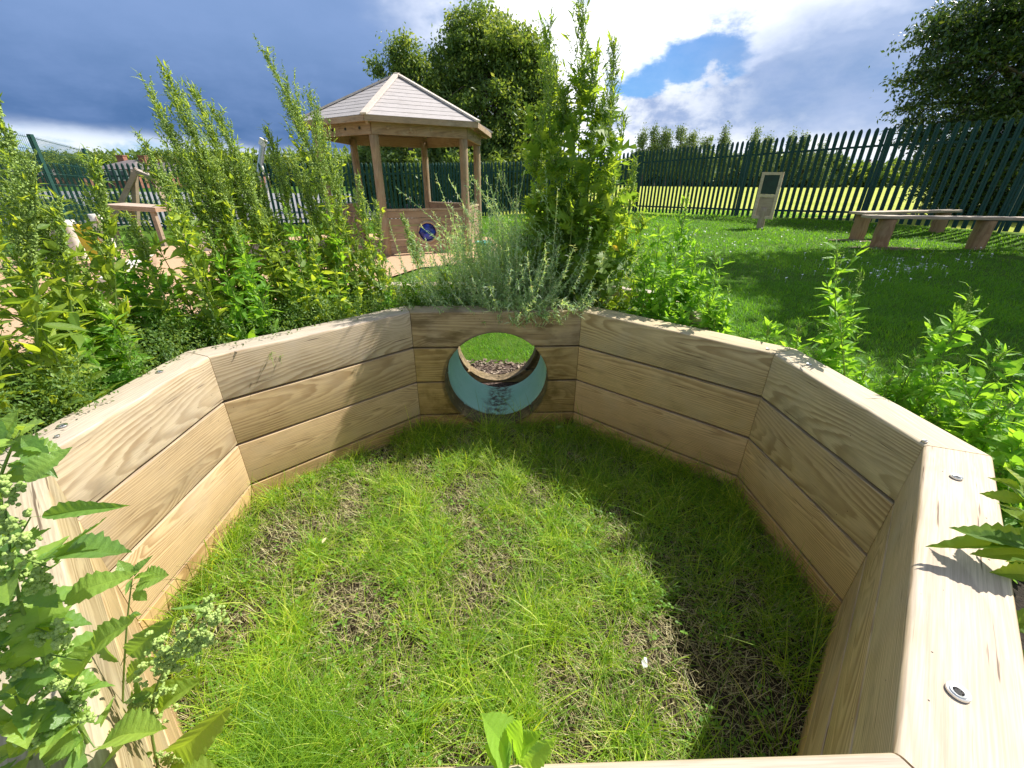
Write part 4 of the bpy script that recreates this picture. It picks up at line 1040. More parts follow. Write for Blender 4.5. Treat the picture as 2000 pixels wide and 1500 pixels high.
def logpart(a, b, r, name, m, parent, color=(1, 1, 1), n=16):
    """round log, grain along its axis: local x is the axis"""
    a, b = np.array(a, float), np.array(b, float); d = b - a; L = np.linalg.norm(d)
    mb = MB(); k = 8; xs = np.linspace(0, L, k)
    V = []
    for i in range(k):
        rr = r * (1 + .03 * math.sin(i * 2.1 + a[0] * 5))
        for j in range(n):
            t_ = 2 * pi * j / n; V.append([xs[i], rr * math.cos(t_) * (1 + .02 * math.sin(3 * t_ + i)), rr * math.sin(t_)])
    F = [[i * n + j, i * n + (j + 1) % n, (i + 1) * n + (j + 1) % n, (i + 1) * n + j] for i in range(k - 1) for j in range(n)]
    mb.add(V, [np.array(F), np.arange(n)[::-1], np.arange(n) + (k - 1) * n])
    o = mb.build(name, m, parent, local=True)
    for pg in o.data.polygons: pg.use_smooth = len(pg.vertices) == 4
    base = np.array(parent.location) if parent else np.zeros(3)
    o.location = a - base; o.rotation_mode = 'QUATERNION'; o.rotation_quaternion = Vector(d).to_track_quat('X', 'Z'); o.color = (*color, 1)
    return o
for i in range(6): logpart((*HX[i], SG - .1), (*HX[i], 2.10), .075, 'post', M_log, shel, (.80, .77, .69))
EZ, AZ = 2.24, 3.095
ev = hexa(1.92, EZ); apex = np.array([SX, SY, AZ])
bo_ = hexa(1.66, 0)
for i in range(6):
    a, b = bo_[i], bo_[(i + 1) % 6]; mid = (a + b) / 2; ang = math.atan2(b[1] - a[1], b[0] - a[0]); u = (b - a) / np.linalg.norm(b - a)
    mb = MB(); mb.bar(a + [0, 0, 2.09], b + [0, 0, 2.09], .045, .19)
    be = wpart(mb, 'ring_beam', M_gwood, shel, ang, mid + [0, 0, 2.09], (.88, .82, .72))
    nout = mid[:2] - [SX, SY]; nout = nout / np.linalg.norm(nout)
    mb = MB()
    for s_ in (.16, .39, .61, .84):
        c_ = a + (b - a) * s_ + [nout[0] * .02, nout[1] * .02, 2.09]; mb.tube([c_, c_ + [nout[0] * .016, nout[1] * .016, 0]], .022, 10)
    mb.build('bolt_cap', M_dark if i == 0 else M_gwood, shel)
    # roof slope: overlapping boards
    A, B = ev[i], ev[(i + 1) % 6]; mb = MB(); nb_ = 11
    nrm = np.cross(B - A, apex - A); nrm = nrm / np.linalg.norm(nrm)
    if nrm[2] < 0: nrm = -nrm
    for k in range(nb_):
        s0, s1 = k / nb_, (k + .97) / nb_
        q0, q1 = A + (apex - A) * s0, B + (apex - B) * s0; q2, q3 = B + (apex - B) * s1, A + (apex - A) * s1
        lift = nrm * .007; V = [q0, q1, q2, q3, q0 + lift, q1 + lift, q2 + lift * .4, q3 + lift * .4]
        mb.add(V, [np.array([[0, 3, 2, 1], [4, 5, 6, 7], [0, 1, 5, 4], [1, 2, 6, 5], [2, 3, 7, 6], [3, 0, 4, 7]])])
    ang2 = math.atan2(B[1] - A[1], B[0] - A[0])
    wpart(mb, 'roof_slope', M_roofw, shel, ang2, (A + B) / 2, (.88, .91, .98))
    mb = MB(); mb.bar(A + [0, 0, -.045], B + [0, 0, -.045], .022, .085); wpart(mb, 'fascia', M_gwood, shel, ang2, (A + B) / 2, (.95, .90, .82))
    mb = MB(); mb.bar(A + nrm * .02 + (A - apex) * .01, apex + [0, 0, .03], .10, .03)
    wpart(mb, 'hip_batten', M_roofw, shel, math.atan2(A[1] - apex[1], A[0] - apex[0]), A, (1.25, 1.22, 1.16))
    mb = MB(); mb.bar(A * .96 + np.array([SX, SY, EZ]) * .04 - [0, 0, .07], apex - [0, 0, .10], .045, .10); wpart(mb, 'rafter', M_gwood, shel, math.atan2(A[1] - apex[1], A[0] - apex[0]), A)
def play_panel(i, hole):
    a, b = np.array([*HX[i], 0]), np.array([*HX[(i + 1) % 6], 0]); u = (b - a); L = np.linalg.norm(u); u = u / L; a = a + u * .07; b = b - u * .07; L -= .14
    ang = math.atan2(u[1], u[0]); mid = (a + b) / 2; nout = mid[:2] - [SX, SY]; nout = np.array([*(nout / np.linalg.norm(nout)), 0])
    mb = MB(); h0, h1, nb_ = SG + .02, .80, 6
    hc, hr = np.array([mid[0], mid[1], .42]) + u * .0, .17
    for k in range(nb_):
        z0 = h0 + (h1 - h0) * k / nb_ + .004; z1 = h0 + (h1 - h0) * (k + 1) / nb_ - .004
        segs = [(0, L)]
        if hole:
            # board interrupted by the round window, in small steps
            step = 5
            for q_ in range(step):
                y0_, y1_ = z0 + (z1 - z0) * q_ / step, z0 + (z1 - z0) * (q_ + 1) / step; zc = (y0_ + y1_) / 2 - hc[2]
                if abs(zc) < hr:
                    hw = math.sqrt(hr * hr - zc * zc); parts = [(0, L / 2 - hw), (L / 2 + hw, L)]
                else: parts = [(0, L)]
                for s0, s1 in parts: mb.bar(a + u * s0 + [0, 0, (y0_ + y1_) / 2], a + u * s1 + [0, 0, (y0_ + y1_) / 2], .03, y1_ - y0_)
            continue
        mb.bar(a + [0, 0, (z0 + z1) / 2], b + [0, 0, (z0 + z1) / 2], .03, z1 - z0)
    pn = wpart(mb, 'wall_panel', M_gwood, shel, ang, mid + [0, 0, .4], (.84, .79, .72))
    mb = MB(); mb.bar(a + [0, 0, .82], b + [0, 0, .82], .07, .035); wpart(mb, 'cap_rail', M_gwood, shel, ang, mid + [0, 0, .82], (1.0, .95, .85))
    if hole:
        th = np.linspace(0, 2 * pi, 33)
        ringp = np.array([hc + nout * .02 + u * (hr + .012) * math.cos(t_) + np.array([0, 0, 1]) * (hr + .012) * math.sin(t_) for t_ in th])
        mb = MB(); mb.tube(ringp, .022, 8, False); mb.build('window_ring', M_log, shel, smooth=True)
        mb = MB(); V = [hc - nout * .02]
        rows = 6
        for r_ in range(1, rows + 1):
            rr = hr * r_ / rows
            for t_ in th[:-1]: V.append(hc + nout * (-.02 + .09 * math.sqrt(max(0, 1 - (r_ / rows) ** 2))) + u * rr * math.cos(t_) + np.array([0, 0, 1]) * rr * math.sin(t_))
        V[0] = hc + nout * .07
        F3 = [[0, 1 + j, 1 + (j + 1) % 32] for j in range(32)]; F4 = [[1 + r_ * 32 + j, 1 + (r_ + 1) * 32 + j, 1 + (r_ + 1) * 32 + (j + 1) % 32, 1 + r_ * 32 + (j + 1) % 32] for r_ in range(rows - 1) for j in range(32)]
        mb.add(V, [np.array(F3), np.array(F4)]); mb.build('bubble_window', M_bluep, shel, smooth=True)
play_panel(1, True); play_panel(2, False); play_panel(3, False); play_panel(5, False)

# ------------------------------------------------------------------ palisade fences
def fence(pts, label, H_=2.0, spacing=.150, name='palisade_fence', bay=2.75, dz=None, wd=.084):
    pts = [np.array(q, float) for q in pts]
    root = empty(name, (float(pts[0][0]), float(pts[0][1]), float(pts[0][2])), label, 'fence', 'green palisade fencing round the play area')
    tot = 0
    for a, b in zip(pts[:-1], pts[1:]):
        L = np.linalg.norm((b - a)[:2]); nb_ = max(1, round(L / bay)); u = (b - a) / L; u2 = np.array([u[0], u[1], 0]); nn = np.array([-u[1], u[0], 0])
        if nn[1] > 0: nn = -nn
        for k in range(nb_):
            p0, p1 = a + (b - a) * k / nb_, a + (b - a) * (k + 1) / nb_; bl = np.linalg.norm((p1 - p0)[:2])
            mb = MB(); mb.box(p0 + [0, 0, H_ * .49 - .1], (.05, .05, H_ * .98 + .2), np.stack([u2, nn, [0, 0, 1]], 1)); mb.build('post', M_green, root)
            rl = MB()
            for hh in (.28, 1.0): 
                z_ = .24 if hh < .5 else H_ - .36
                rl.bar(p0 + [0, 0, z_] - nn * .01, p1 + [0, 0, z_] - nn * .01, .04, .045)
            rl.build('rail', M_green, root)
            pl = MB(); n_ = max(2, int(bl / spacing))
            for j in range(n_):
                c_ = p0 + (p1 - p0) * (j + .5) / n_ + nn * .03
                w2 = wd / 2
                sec = [(-w2, .0), (-w2 * .45, .018), (0, .006), (w2 * .45, .018), (w2, 0)]
                zs = [(.05, 1), (H_ - .07, 1), (H_ - .03, .75), (H_, .28)]
                V = []
                for z_, sc_ in zs:
                    for s_, o_ in sec: V.append(c_ + u2 * s_ * sc_ + nn * o_ * sc_ + [0, 0, z_])
                for z_, sc_ in zs:
                    for s_, o_ in sec: V.append(c_ + u2 * s_ * sc_ + nn * (o_ * sc_ - .006) + [0, 0, z_])
                F = []
                for r_ in range(3):
                    for s_ in range(4):
                        q_ = r_ * 5 + s_; F.append([q_, q_ + 1, q_ + 6, q_ + 5]); F.append([20 + q_ + 1, 20 + q_, 20 + q_ + 5, 20 + q_ + 6])
                pl.add(V, np.array(F))
            pl.build('pale_panel', M_green, root)
    mb = MB(); mb.box(pts[-1] + [0, 0, H_ * .49 - .1], (.10, .055, H_ * .98 + .2)); mb.build('post', M_green, root)
    return root
FE = [(-16.5, 13.9, -.38), (-10.33, 14.79, -.27), (-6.73, 16.1, -.19), (-3.2, 17.5, -.10)]
fence(FE, 'dark green palisade fence behind the weeds on the left, paved yard beyond')
fence([(-.96, 18.55, -.04), (.9, 19.2, .08)], 'green palisade fence stretch between the gate and the tall mugwort')
fence([(1.3, 19.25, .1), (4.47, 16.66, .29), (6.54, 13.34, .38), (8.33, 10.84, .47), (9.6, 8.8, .46), (12.2, 5.4, .46)], 'long green palisade fence along the right, bright field beyond')
fence([(-3.1, 17.58, -.10), (-1.0, 18.52, -.04)], 'closely barred green double gate seen through the shelter', spacing=.105, name='palisade_gate', bay=1.15)
# welded mesh fence, left
mf = empty('mesh_fence', (-9.4, 10.0, -.1), 'tall green welded mesh fence with dark posts at the far left', 'fence')
pA, pB, pC = at(163, 290, 10.2), at(58, 262, 8.1), at(-250, 200, 5.6)
mb0 = []
for P_ in (pA, pB, pC):
    mb = MB(); mb.bar([P_[0], P_[1], -.3], P_, .06, .06, up=(1, 0, 0)); mb.build('post', M_green, mf)
for a, b in ((pA, pB), (pB, pC)):
    mb = MB(); L = np.linalg.norm((b - a)[:2]); n_ = int(L / .05)
    for k in range(n_): 
        q0 = a + (b - a) * k / n_; mb.bar([q0[0], q0[1], -.05], [q0[0], q0[1], q0[2] - .02], .0032, .0032, up=(1, 0, 0))
    for k in range(12):
        h_ = k / 11; za, zb = -.05 + (a[2] - .0) * h_, -.05 + b[2] * h_
        mb.bar([a[0], a[1], za], [b[0], b[1], zb], .008, .008)
    mb.build('mesh_panel', M_green, mf)

# ------------------------------------------------------------------ benches and chalkboard
def bench(l1, l2, zt, ext, label, wdt=.26, r=.095):
    l1, l2 = np.array(l1, float), np.array(l2, float); d = l2 - l1; L = np.linalg.norm(d); d = d / L
    zg = float(hz(l1[0], l1[1]))
    root = empty('log_bench', (float(l1[0]), float(l1[1]), zg), label, 'bench', 'rustic benches by the right fence')
    for q in (l1, l2): logpart((q[0], q[1], float(hz(q[0], q[1])) - .1), (q[0], q[1], zt - .05), r * 1.25, 'leg', M_log, root, (.86, .68, .48))
    a = np.array([*(l1 - d * ext[0]), zt - .02]); b = np.array([*(l2 + d * ext[1]), zt - .02])
    mb = MB(); mb.bar(a, b, wdt, .045); o = wpart(mb, 'seat', M_gwood, root, math.atan2(d[1], d[0]), (a + b) / 2, (1.15, 1.15, 1.1))
    bv = o.modifiers.new('bevel', 'BEVEL'); bv.width = .008; bv.segments = 2
    return root
bench((6.02, 7.23), (7.54, 7.16), .87, (.35, .9), 'nearer slab bench on thick log legs at the right, its end leaving the frame')
bench((6.39, 8.23), (8.67, 9.13), .87, (.25, .35), 'farther slab bench on log legs, half behind the nearer one')
M_bare = plain('bare_soil', (.16, .11, .07), .95, 0, .4, 25)
for (bx, by, rx_, ry_) in ((6.1, 7.15, .55, .22), (6.3, 8.15, .4, .22)):
    n_ = 24; V = [[bx, by, float(hz(bx, by)) + .03]] + [[bx + rx_ * math.cos(a) * (1 + .2 * math.sin(3 * a)), by + ry_ * math.sin(a), float(hz(bx + rx_ * math.cos(a), by + ry_ * math.sin(a))) + .008] for a in np.arange(n_) * 2 * pi / n_]
    tag(MB().add(V, np.array([[0, 1 + j, 1 + (j + 1) % n_] for j in range(n_)])).build('ground_patch', M_bare), kind='structure')
cbp = np.array([5.66, 10.25]); zg = float(hz(*cbp))
cb = empty('chalkboard_sign', (5.66, 10.25, zg), 'small chalkboard in a pale wooden frame on a log post before the right fence', 'chalkboard')
logpart((5.66, 10.25, zg - .1), (5.66, 10.25, zg + .45), .075, 'post', M_log, cb)
ca = math.radians(-38); u = np.array([math.cos(ca), math.sin(ca), 0]); nn = np.array([math.sin(ca), -math.cos(ca), 0]); bc = np.array([5.66, 10.25, 0]) + nn * .03
W_, z0_, z1_ = .42, zg + .22, zg + 1.17
mb = MB()
for sgn in (-1, 1): mb.bar(bc + u * sgn * (W_ / 2 - .03) + [0, 0, z0_], bc + u * sgn * (W_ / 2 - .03) + [0, 0, z1_], .06, .05, up=tuple(nn))
for z_ in (z0_ + .03, z1_ - .03, zg + .70): mb.bar(bc - u * (W_ / 2 - .06) + [0, 0, z_], bc + u * (W_ / 2 - .06) + [0, 0, z_], .046, .055)
wpart(mb, 'frame', M_gwood, cb, ca, bc, (1.6, 1.6, 1.5))
mb = MB(); mb.bar(bc - u * (W_ / 2 - .06) + [0, 0, (zg + .73 + z1_ - .06) / 2], bc + u * (W_ / 2 - .06) + [0, 0, (zg + .73 + z1_ - .06) / 2], .02, z1_ - .06 - zg - .73); mb.build('board', M_board, cb)
mb = MB()
for k in range(10):
    q = bc - u * (W_ / 2 - .08) + u * (W_ - .16) * k / 9; mb.bar(q + [0, 0, z0_ + .06], q + [0, 0, zg + .67], .03, .022, up=tuple(nn))
wpart(mb, 'slat_panel', M_gwood, cb, ca, bc, (1.15, 1.12, 1.08))

# ------------------------------------------------------------------ play things on the left
yp = empty('slide', (float(at(170, 480, 7.2)[0]), 7.2, -.05), 'pale framed play panel with a wavy bright yellow sheet, behind the left weeds', 'slide')
L0, L1 = at(110, 520, 7.2), at(232, 540, 7.0)
for (x_, y_, Yd) in ((128, 430, 7.3), (187, 418, 7.15)):
    q = at(x_, y_, Yd); logpart((q[0], q[1], -.1), (q[0], q[1], q[2]), .10, 'post', M_white, yp)
q0, q1 = at(150, 430, 7.2), at(205, 430, 7.1)
mb = MB(); V = []; F = []
for i in range(13):
    for j in range(5):
        s_ = i / 12; a = at(160, 440, 7.15) * (1 - s_) + at(215, 545, 6.7) * s_
        V.append(a + np.array([.30 * (j / 4 - .5), 0, .05 * math.sin(s_ * 14)]))
for i in range(12):
    for j in range(4): k = i * 5 + j; F.append([k, k + 1, k + 6, k + 5])
o = mb.add(V, np.array(F)).build('slide_sheet', M_yellowp, yp, smooth=True); sm = o.modifiers.new('th', 'SOLIDIFY'); sm.thickness = .02
mb = MB(); mb.bar(at(190, 425, 7.1), at(228, 500, 6.9), .05, .09); wpart(mb, 'side_rail', M_gwood, yp, 0, at(190, 425, 7.1), (1.1, 1.05, 1))
mb = MB(); mb.bar(at(110, 445, 7.25), at(112, 540, 7.0), .06, .5); mb.build('side_board', M_pave, yp)
tb = empty('wooden_table', (float(at(265, 405, 9.5)[0]), 9.5, -.08), 'low brown wooden table before the left fence', 'table')
a, b = at(222, 402, 9.5), at(325, 408, 9.6); mb = MB(); mb.bar(a, b, .7, .09); wpart(mb, 'table_top', M_gwood, tb, math.atan2(b[1] - a[1], b[0] - a[0]), (a + b) / 2, (1.1, 1, .95))
for q in (a, b):
    for dy in (-.28, .28):
        mb = MB(); s_ = .08 if q is a else -.08; mb.bar([q[0] + s_, q[1] + dy, -.12], [q[0] + s_, q[1] + dy, q[2] - .045], .08, .08, up=(1, 0, 0)); mb.build('leg', M_gwood, tb)
# climbing frame with sloping rails behind the weeds
af = empty('climber', (float(at(300, 400, 11)[0]), 11, -.1), 'brown wooden climbing frame with sloping side beams before the left fence', 'climbing frame')
for (x0, y0, x1, y1) in ((268, 330, 215, 440), (300, 345, 348, 450), (268, 335, 305, 350)):
    mb = MB(); mb.bar(at(x0, y0, 11), at(x1, y1, 10.6), .10, .10); mb.build('beam', M_gwood, af)
mb = MB(); mb.bar(at(262, 335, 11), at(268, 450, 11), .10, .10); mb.build('post', M_gwood, af)
# timber edging with pale caps
te = empty('timber_edging', (float(at(240, 540, 5.8)[0]), 5.8, 0), 'pale-topped low timber edging beside the tan path', 'edging')
for (x0, y0, x1, y1) in ((205, 548, 240, 530), (240, 528, 292, 492)):
    a, b = atz(x0, y0, .22), atz(x1, y1, .22); mb = MB(); mb.bar(a, b, .16, .05); mb.build('cap_board', M_white, te)
    mb = MB(); mb.bar(a - [0, 0, .125], b - [0, 0, .125], .12, .19); mb.build('side_board', M_gwood, te)
wpst = empty('square_post', (float(at(400, 430, 8.6)[0]), 8.6, 0), 'pale square post with a pyramid cap beside the tan path', 'post')
q = at(397, 432, 8.6); mb = MB(); mb.bar([q[0], q[1], -.1], [q[0], q[1], q[2]], .16, .16, up=(1, 0, 0)); mb.build('shaft', M_white, wpst)
mb = MB(); s_ = .10; mb.add([[q[0] - s_, q[1] - s_, q[2]], [q[0] + s_, q[1] - s_, q[2]], [q[0] + s_, q[1] + s_, q[2]], [q[0] - s_, q[1] + s_, q[2]], [q[0], q[1], q[2] + .12]], [np.array([[0, 1, 4], [1, 2, 4], [2, 3, 4], [3, 0, 4]]), np.array([[0, 3, 2, 1]])]); mb.build('cap', M_white, wpst)
# bucket
bk = atz(945, 500, .03); bk = np.array([bk[0] - .0, 7.9, .03]); bk[0] = at(945, 500, 7.9)[0]
root = empty('bucket', tuple(bk), 'turquoise plastic bucket on the grass right of the shelter', 'bucket')
mb = MB(); n = 24; prof = [(.0, 0), (.11, 0), (.15, .28), (.165, .285), (.165, .30), (.145, .30), (.105, .02), (0, .02)]
V = [[bk[0] + r * math.cos(a), bk[1] + r * math.sin(a), bk[2] + h] for r, h in prof for a in np.arange(n) * 2 * pi / n]
F = [[k * n + j, k * n + (j + 1) % n, (k + 1) * n + (j + 1) % n, (k + 1) * n + j] for k in range(len(prof) - 1) for j in range(n)]
mb.add(V, np.array(F)); mb.build('pail', M_teal, root, smooth=True)
mb = MB(); mb.tube([[bk[0] + .16 * math.cos(a), bk[1] + .02, bk[2] + .28 - .13 * math.sin(a)] for a in np.linspace(0, pi, 14)], .004, 6); mb.build('handle', M_white, root)
# leaning metal pole structure beyond the fence
mp = empty('metal_gym', (float(at(510, 400, 20)[0]), 20, 0), 'grey steel play frame with a leaning capped pole beyond the left fence', 'play frame')
mb = MB(); mb.tube([at(498, 400, 20), at(514, 278, 20)], .11, 12); mb.build('pole', M_galv, mp)
mb = MB(); mb.tube([at(512, 284, 20), at(515, 272, 20)], .15, 12); mb.build('cap', M_white, mp)
for (x1, y1) in ((490, 350), (522, 345)):
    mb = MB(); mb.tube([at(507, 318, 20), at(x1, y1, 20), at(x1, y1 + 50, 20)], .07, 8); mb.build('leg', M_white, mp)

# ------------------------------------------------------------------ trees
def tree(name, label, base, trunk_top, ell, nclump, nleaf, csz, lsz, m, cat='tree', group=None, stretch=(1, 1, .7), out_dir=None, tr=.2, limbs=26, tm=None, shell=.55):
    base = np.array(base, float); tt_ = np.array(trunk_top, float)
    root = empty(name, tuple(base), label, cat, group)
    tk = MB(); tk.tube(bez(base, (base + tt_) / 2 + [tr * .5, 0, 0], tt_, 10), np.linspace(tr, tr * .3, 10), 9)
    w_ = np.array([e[1][0] * e[1][2] for e in ell], float); w_ /= w_.sum()
    cr = MB(); cc = []
    for i, (c_, r_) in enumerate(ell):
        n_ = int(nclump * w_[i]) + 1
        d = rng.normal(0, 1, (n_, 3)); d /= np.linalg.norm(d, axis=1)[:, None]
        rr = shell + (1.0 - shell) * rng.random(n_) ** .7
        cc.append(np.array(c_) + d * rr[:, None] * np.array(r_))
    cc = np.concatenate(cc)
    for P_ in cc[rng.permutation(len(cc))[:limbs]]:
        s_ = rng.uniform(.35, .95); a = base + (tt_ - base) * s_
        tk.tube(bez(a, a + (P_ - a) * .5 + [0, 0, .1 * np.linalg.norm(P_ - a)], P_, 6), np.linspace(tr * .35 * (1.1 - s_ * .5), tr * .05, 6), 5, False)
    N_ = len(cc) * nleaf; k = np.repeat(np.arange(len(cc)), nleaf)
    off = rng.normal(0, 1, (N_, 3)) * csz * np.array(stretch)
    if out_dir is not None:
        od = np.array(out_dir, float); od /= np.linalg.norm(od); off += od * (rng.normal(0, 1, N_) * csz * 1.6)[:, None]
    off *= rng.uniform(.5, 1.2, (len(cc), 1))[k]
    tone = np.clip(rng.normal(.45, .27, len(cc))[k] + rng.normal(0, .18, N_), 0, 1)
    D = rng.normal(0, 1, (N_, 3)) + [0, 0, -.4]
    scatter(cr, tm or T_tiny, cc[k] + off, D, lsz * rng.uniform(.6, 1.4, N_), roll=1.0, rnd=tone)
    tk.build('trunk', M_bark, root, smooth=True); cr.build('crown', m, root)
    return root
def E(px, py, Y_, rx, ry, depth=None):                          # ellipsoid seen at a photo pixel with px radii
    c_ = at(px, py, Y_); s_ = np.linalg.norm(c_ - [0, 0, CAMH]) / math.hypot(FPX, math.hypot(px - 1000, py - 750)); s_ = c_[1] / (math.cos(PITCH) * FPX + math.sin(PITCH) * (750 - py)) if True else s_
    return (c_, (rx * s_, (depth or rx) * s_, ry * s_))
TY = 27
tree('broadleaf_tree', 'big dense dark tree towering behind the shelter and fence', (at(985, 330, TY)[0], TY, 0), at(965, 60, TY),
     [E(935, 52, TY, 58, 38), E(955, 100, TY, 88, 42), E(885, 150, TY, 58, 62), E(1010, 125, TY, 62, 55), E(1045, 155, TY, 38, 60), E(1058, 235, TY, 45, 75), E(865, 210, TY, 48, 50), E(960, 230, TY, 110, 75), E(870, 260, TY, 60, 60), E(990, 280, TY, 95, 50), E(985, 318, TY, 115, 26)],
     1300, 75, .30, .19, M_tree, tr=.32, limbs=60, shell=.45)
tree('ash_tree', 'lighter green slender tree just left of the big dark tree, above the shelter roof', (at(800, 330, TY - 2)[0], TY - 2, 0), at(795, 100, TY - 2),
     [E(790, 110, TY - 2, 26, 34), E(815, 160, TY - 2, 30, 40), E(738, 130, TY - 2, 12, 14), E(745, 285, TY, 45, 40)], 230, 70, .30, .16, M_tree, tr=.14, limbs=26)
tree('broadleaf_tree', 'low rounded tree seen under the shelter roof', (at(775, 330, TY + 3)[0], TY + 3, 0), at(775, 300, TY + 3), [E(770, 300, TY + 3, 65, 34), E(840, 310, TY + 3, 60, 34)], 240, 60, .45, .2, M_tree, tr=.2)
RY = 12.5
tree('broadleaf_tree', 'overhanging dark glossy-leaved tree at the right edge behind the fence', (at(2060, 420, RY)[0], RY, .4), at(2060, -40, RY),
     [E(1960, 60, RY, 110, 60), E(1900, 120, RY, 110, 30), E(1990, 0, RY, 130, 60), E(1860, 175, RY, 85, 22), E(1805, 150, RY, 50, 15), E(1800, 208, RY, 45, 13), E(1850, 60, RY, 60, 40), E(1960, 200, RY, 110, 40), E(1900, 235, RY, 110, 18), E(1990, 270, RY, 110, 50), E(1930, 320, RY, 115, 40), E(1880, 300, RY, 90, 40), E(1890, 400, RY, 80, 40), E(1960, 440, RY, 90, 30), E(1980, 390, RY, 120, 45), E(1810, 265, RY, 45, 18), E(1850, 360, RY, 60, 40), E(2060, 200, RY, 90, 200)],
     1500, 60, .16, .095, M_treer, stretch=(.9, .9, .4), out_dir=(-1, -.1, -.42), tr=.25, limbs=80, shell=.2)
tree('broadleaf_tree', 'tree whose crown spreads past the right edge, shading the lawn', (12.6, 7.2, .6), (11.5, 7.0, 6.5),
     [((10.0, 6.9, 6.4), (3.2, 2.3, 1.7)), ((8.9, 5.6, 6.2), (2.4, 1.6, 1.3)), ((12.4, 7.6, 7.2), (2.4, 2.4, 2.0))], 1000, 60, .26, .17, M_treer, tr=.22, limbs=30, shell=.2)
birch = [(1255, 262, 26), (1278, 256, 20), (1300, 258, 18), (1330, 255, 30), (1355, 268, 18), (1382, 272, 30), (1415, 258, 18), (1475, 262, 18), (1500, 268, 20), (1545, 268, 22), (1570, 272, 24), (1600, 290, 22)]
for k, (x, y, wd) in enumerate(birch):
    y -= 8; Yb = 170 + rng.uniform(-3, 3)
    tree('birch_tree', 'slender tree in the row along the far side of the field', (at(x, 352, Yb)[0], Yb, 0), at(x, y + 6, Yb),
         [E(x, y + 14, Yb, wd * .35, 14), E(x, y + 40, Yb, wd * .6, 24), E(x, y + 68, Yb, wd * .75, 26)], 64, 80, .90, .60, M_birch, group='row of trees across the field', tr=.35, limbs=14, shell=.2, stretch=(.8, .8, 1.1))
# hedge and far woods
def woods(name, label, x0, x1, ytop, Yd, m, n=70, lab_cat='woods', hgt=24):
    cr = MB()
    for k in range(n):
        x = x0 + (x1 - x0) * (k + rng.random()) / n; c_, r_ = E(x, ytop + hgt * .5 + rng.uniform(-3, 5), Yd + rng.uniform(-3, 3), (x1 - x0) / n * 1.6 + 5, hgt * .5 + rng.uniform(0, 4))
        N_ = 500; d = rng.normal(0, 1, (N_, 3)); d /= np.linalg.norm(d, axis=1)[:, None]
        scatter(cr, T_tiny, c_ + d * np.array(r_) * (rng.random(N_)[:, None] ** .4), rng.normal(0, 1, (N_, 3)), Yd * .011 * rng.uniform(.6, 1.4, N_), roll=1, rnd=np.clip(rng.normal(.4, .2) + rng.normal(0, .15, N_), 0, 1))
    return tag(cr.build(name, m), label, lab_cat, kind='stuff')
woods('woods', 'dark hedgerow along the far edge of the field', 1080, 2150, 324, 220, M_tree, 80, hgt=34)
woods('woods', 'shrubby thicket below the row of slender trees', 1230, 1640, 306, 180, M_birch, 50, hgt=54)
woods('undergrowth', 'dark undergrowth below the big tree behind the fence', 700, 1110, 296, 25, M_tree, 44, 'undergrowth', hgt=100)
woods('woods', 'distant tree line beyond the houses on the left', -150, 720, 303, 95, M_tree, 70, hgt=66)
for (x, y, wd, lab) in ((60, 300, 50, 'rounded tree behind the mesh fence at the far left'), (120, 303, 35, 'rounded tree beside the houses, right of the far left one'), (195, 306, 22, 'small round tree behind the house chimneys'), (320, 300, 35, 'open-branched tree right of the houses'), (370, 305, 30, 'smaller tree right of the open-branched tree')):
    tree('broadleaf_tree', lab, (at(x, 350, 70)[0], 70, 0), at(x, y, 70), [E(x, y + 14, 70, wd, 16), E(x + wd * .5, y + 24, 70, wd * .6, 14)], 70, 60, .7, .36, M_tree, tr=.2)
# shrubs by the fence on the left, behind it
for (x, y, wd) in ((250, 385, 40), (60, 395, 40), (140, 400, 30)):
    tree('shrub', 'green shrub behind the left palisade fence', (at(x, 430, 17.5)[0], 17.5, 0), at(x, y, 17.5), [E(x, y + 20, 17.5, wd, 26)], 60, 50, .22, .10, M_tree, 'shrub', 'shrubs behind the left fence', tr=.03, limbs=12)

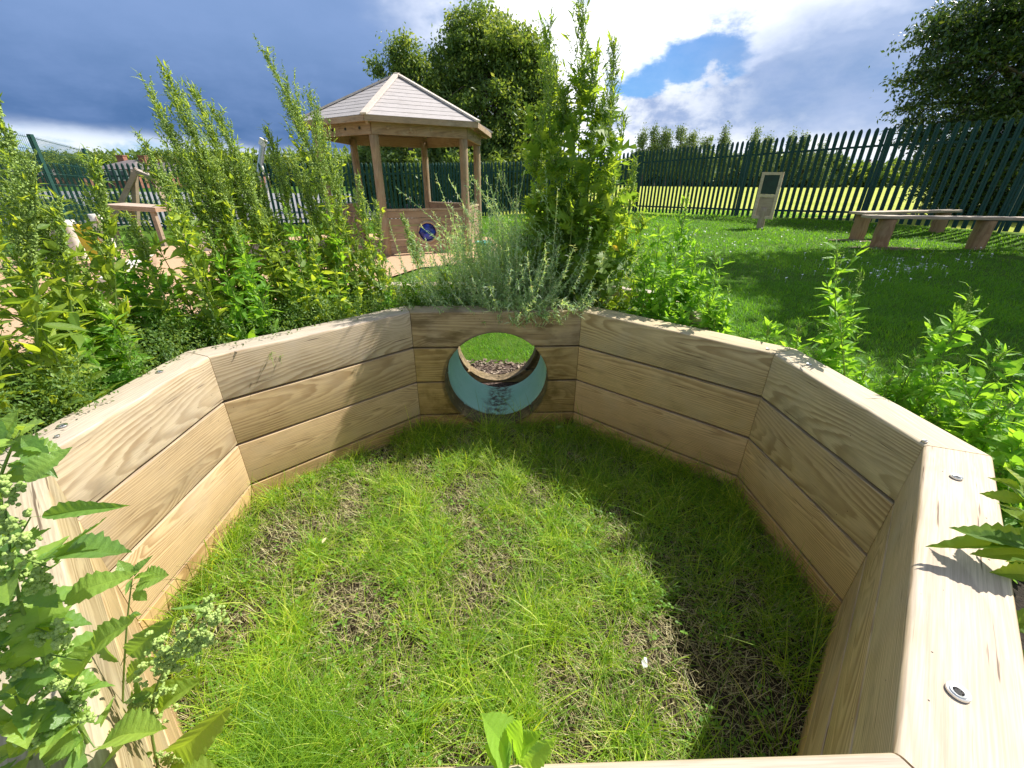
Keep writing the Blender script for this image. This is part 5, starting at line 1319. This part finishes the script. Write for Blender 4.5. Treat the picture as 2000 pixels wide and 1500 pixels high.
# ------------------------------------------------------------------ houses
M_brick = plain('house_brick', (.28, .12, .08), .9, 0, .3, 4)
M_slate = plain('roof_slate', (.16, .14, .14), .7, 0, .3, 3)
M_glass = plain('window_glass', (.05, .06, .08), .15)
M_frame = plain('white_frame', (.8, .8, .8), .5)
def house(x0, x1, yr, ye, Yd, label, rz=0.0):
    a, b = at(x0, ye, Yd), at(x1, ye, Yd); zr = at((x0 + x1) / 2, yr, Yd + 4)[2]; W_ = b[0] - a[0]; cx = (a[0] + b[0]) / 2; ze = a[2]
    root = empty('terraced_house', (cx, Yd, 0), label, 'house', 'houses beyond the left fence')
    mb = MB(); mb.box([cx, Yd + 4, ze / 2], (W_, 8, ze)); mb.build('wall', M_brick, root)
    mb = MB(); e_ = .3
    V = [[cx - W_ / 2 - e_, Yd - e_, ze], [cx + W_ / 2 + e_, Yd - e_, ze], [cx + W_ / 2 + e_, Yd + 8 + e_, ze], [cx - W_ / 2 - e_, Yd + 8 + e_, ze], [cx - W_ / 2 + 1.5, Yd + 4, zr], [cx + W_ / 2 - 1.5, Yd + 4, zr]]
    mb.add(V, [np.array([[0, 1, 5, 4], [2, 3, 4, 5], [0, 3, 2, 1]]), np.array([[1, 2, 5], [3, 0, 4]])]); rf = mb.build('roof', M_slate, root)
    for s_ in (-.32, .34):
        mb = MB(); mb.box([cx + W_ * s_, Yd + 4, zr - .1], (.9, .7, 1.1)); mb.box([cx + W_ * s_, Yd + 4, zr + .5], (1.0, .8, .12)); mb.build('chimney', M_brick, rf)
    for s_ in (-.3, 0, .3):
        fr = MB(); fr.box([cx + W_ * s_, Yd - .03, ze * .68], (1.3, .06, 1.2)); fo = fr.build('window', M_frame, root); g_ = MB(); g_.box([cx + W_ * s_, Yd - .08, ze * .68], (1.1, .04, 1.0)); g_.build('pane', M_glass, fo)
    return root
house(183, 250, 312, 330, 60, 'grey-roofed brick house with red chimneys, left one of the pair', 0)
house(258, 330, 316, 333, 64, 'grey-roofed brick house with red chimneys, right one of the pair', 0)
house(335, 470, 325, 338, 72, 'long low grey-roofed building right of the brick houses', 0)
house(-60, 90, 318, 340, 66, 'brick house half hidden behind the mesh fence at the far left', 0)
house(1700, 1735, 314, 326, 240, 'small grey house roof beyond the right end of the field', 0)
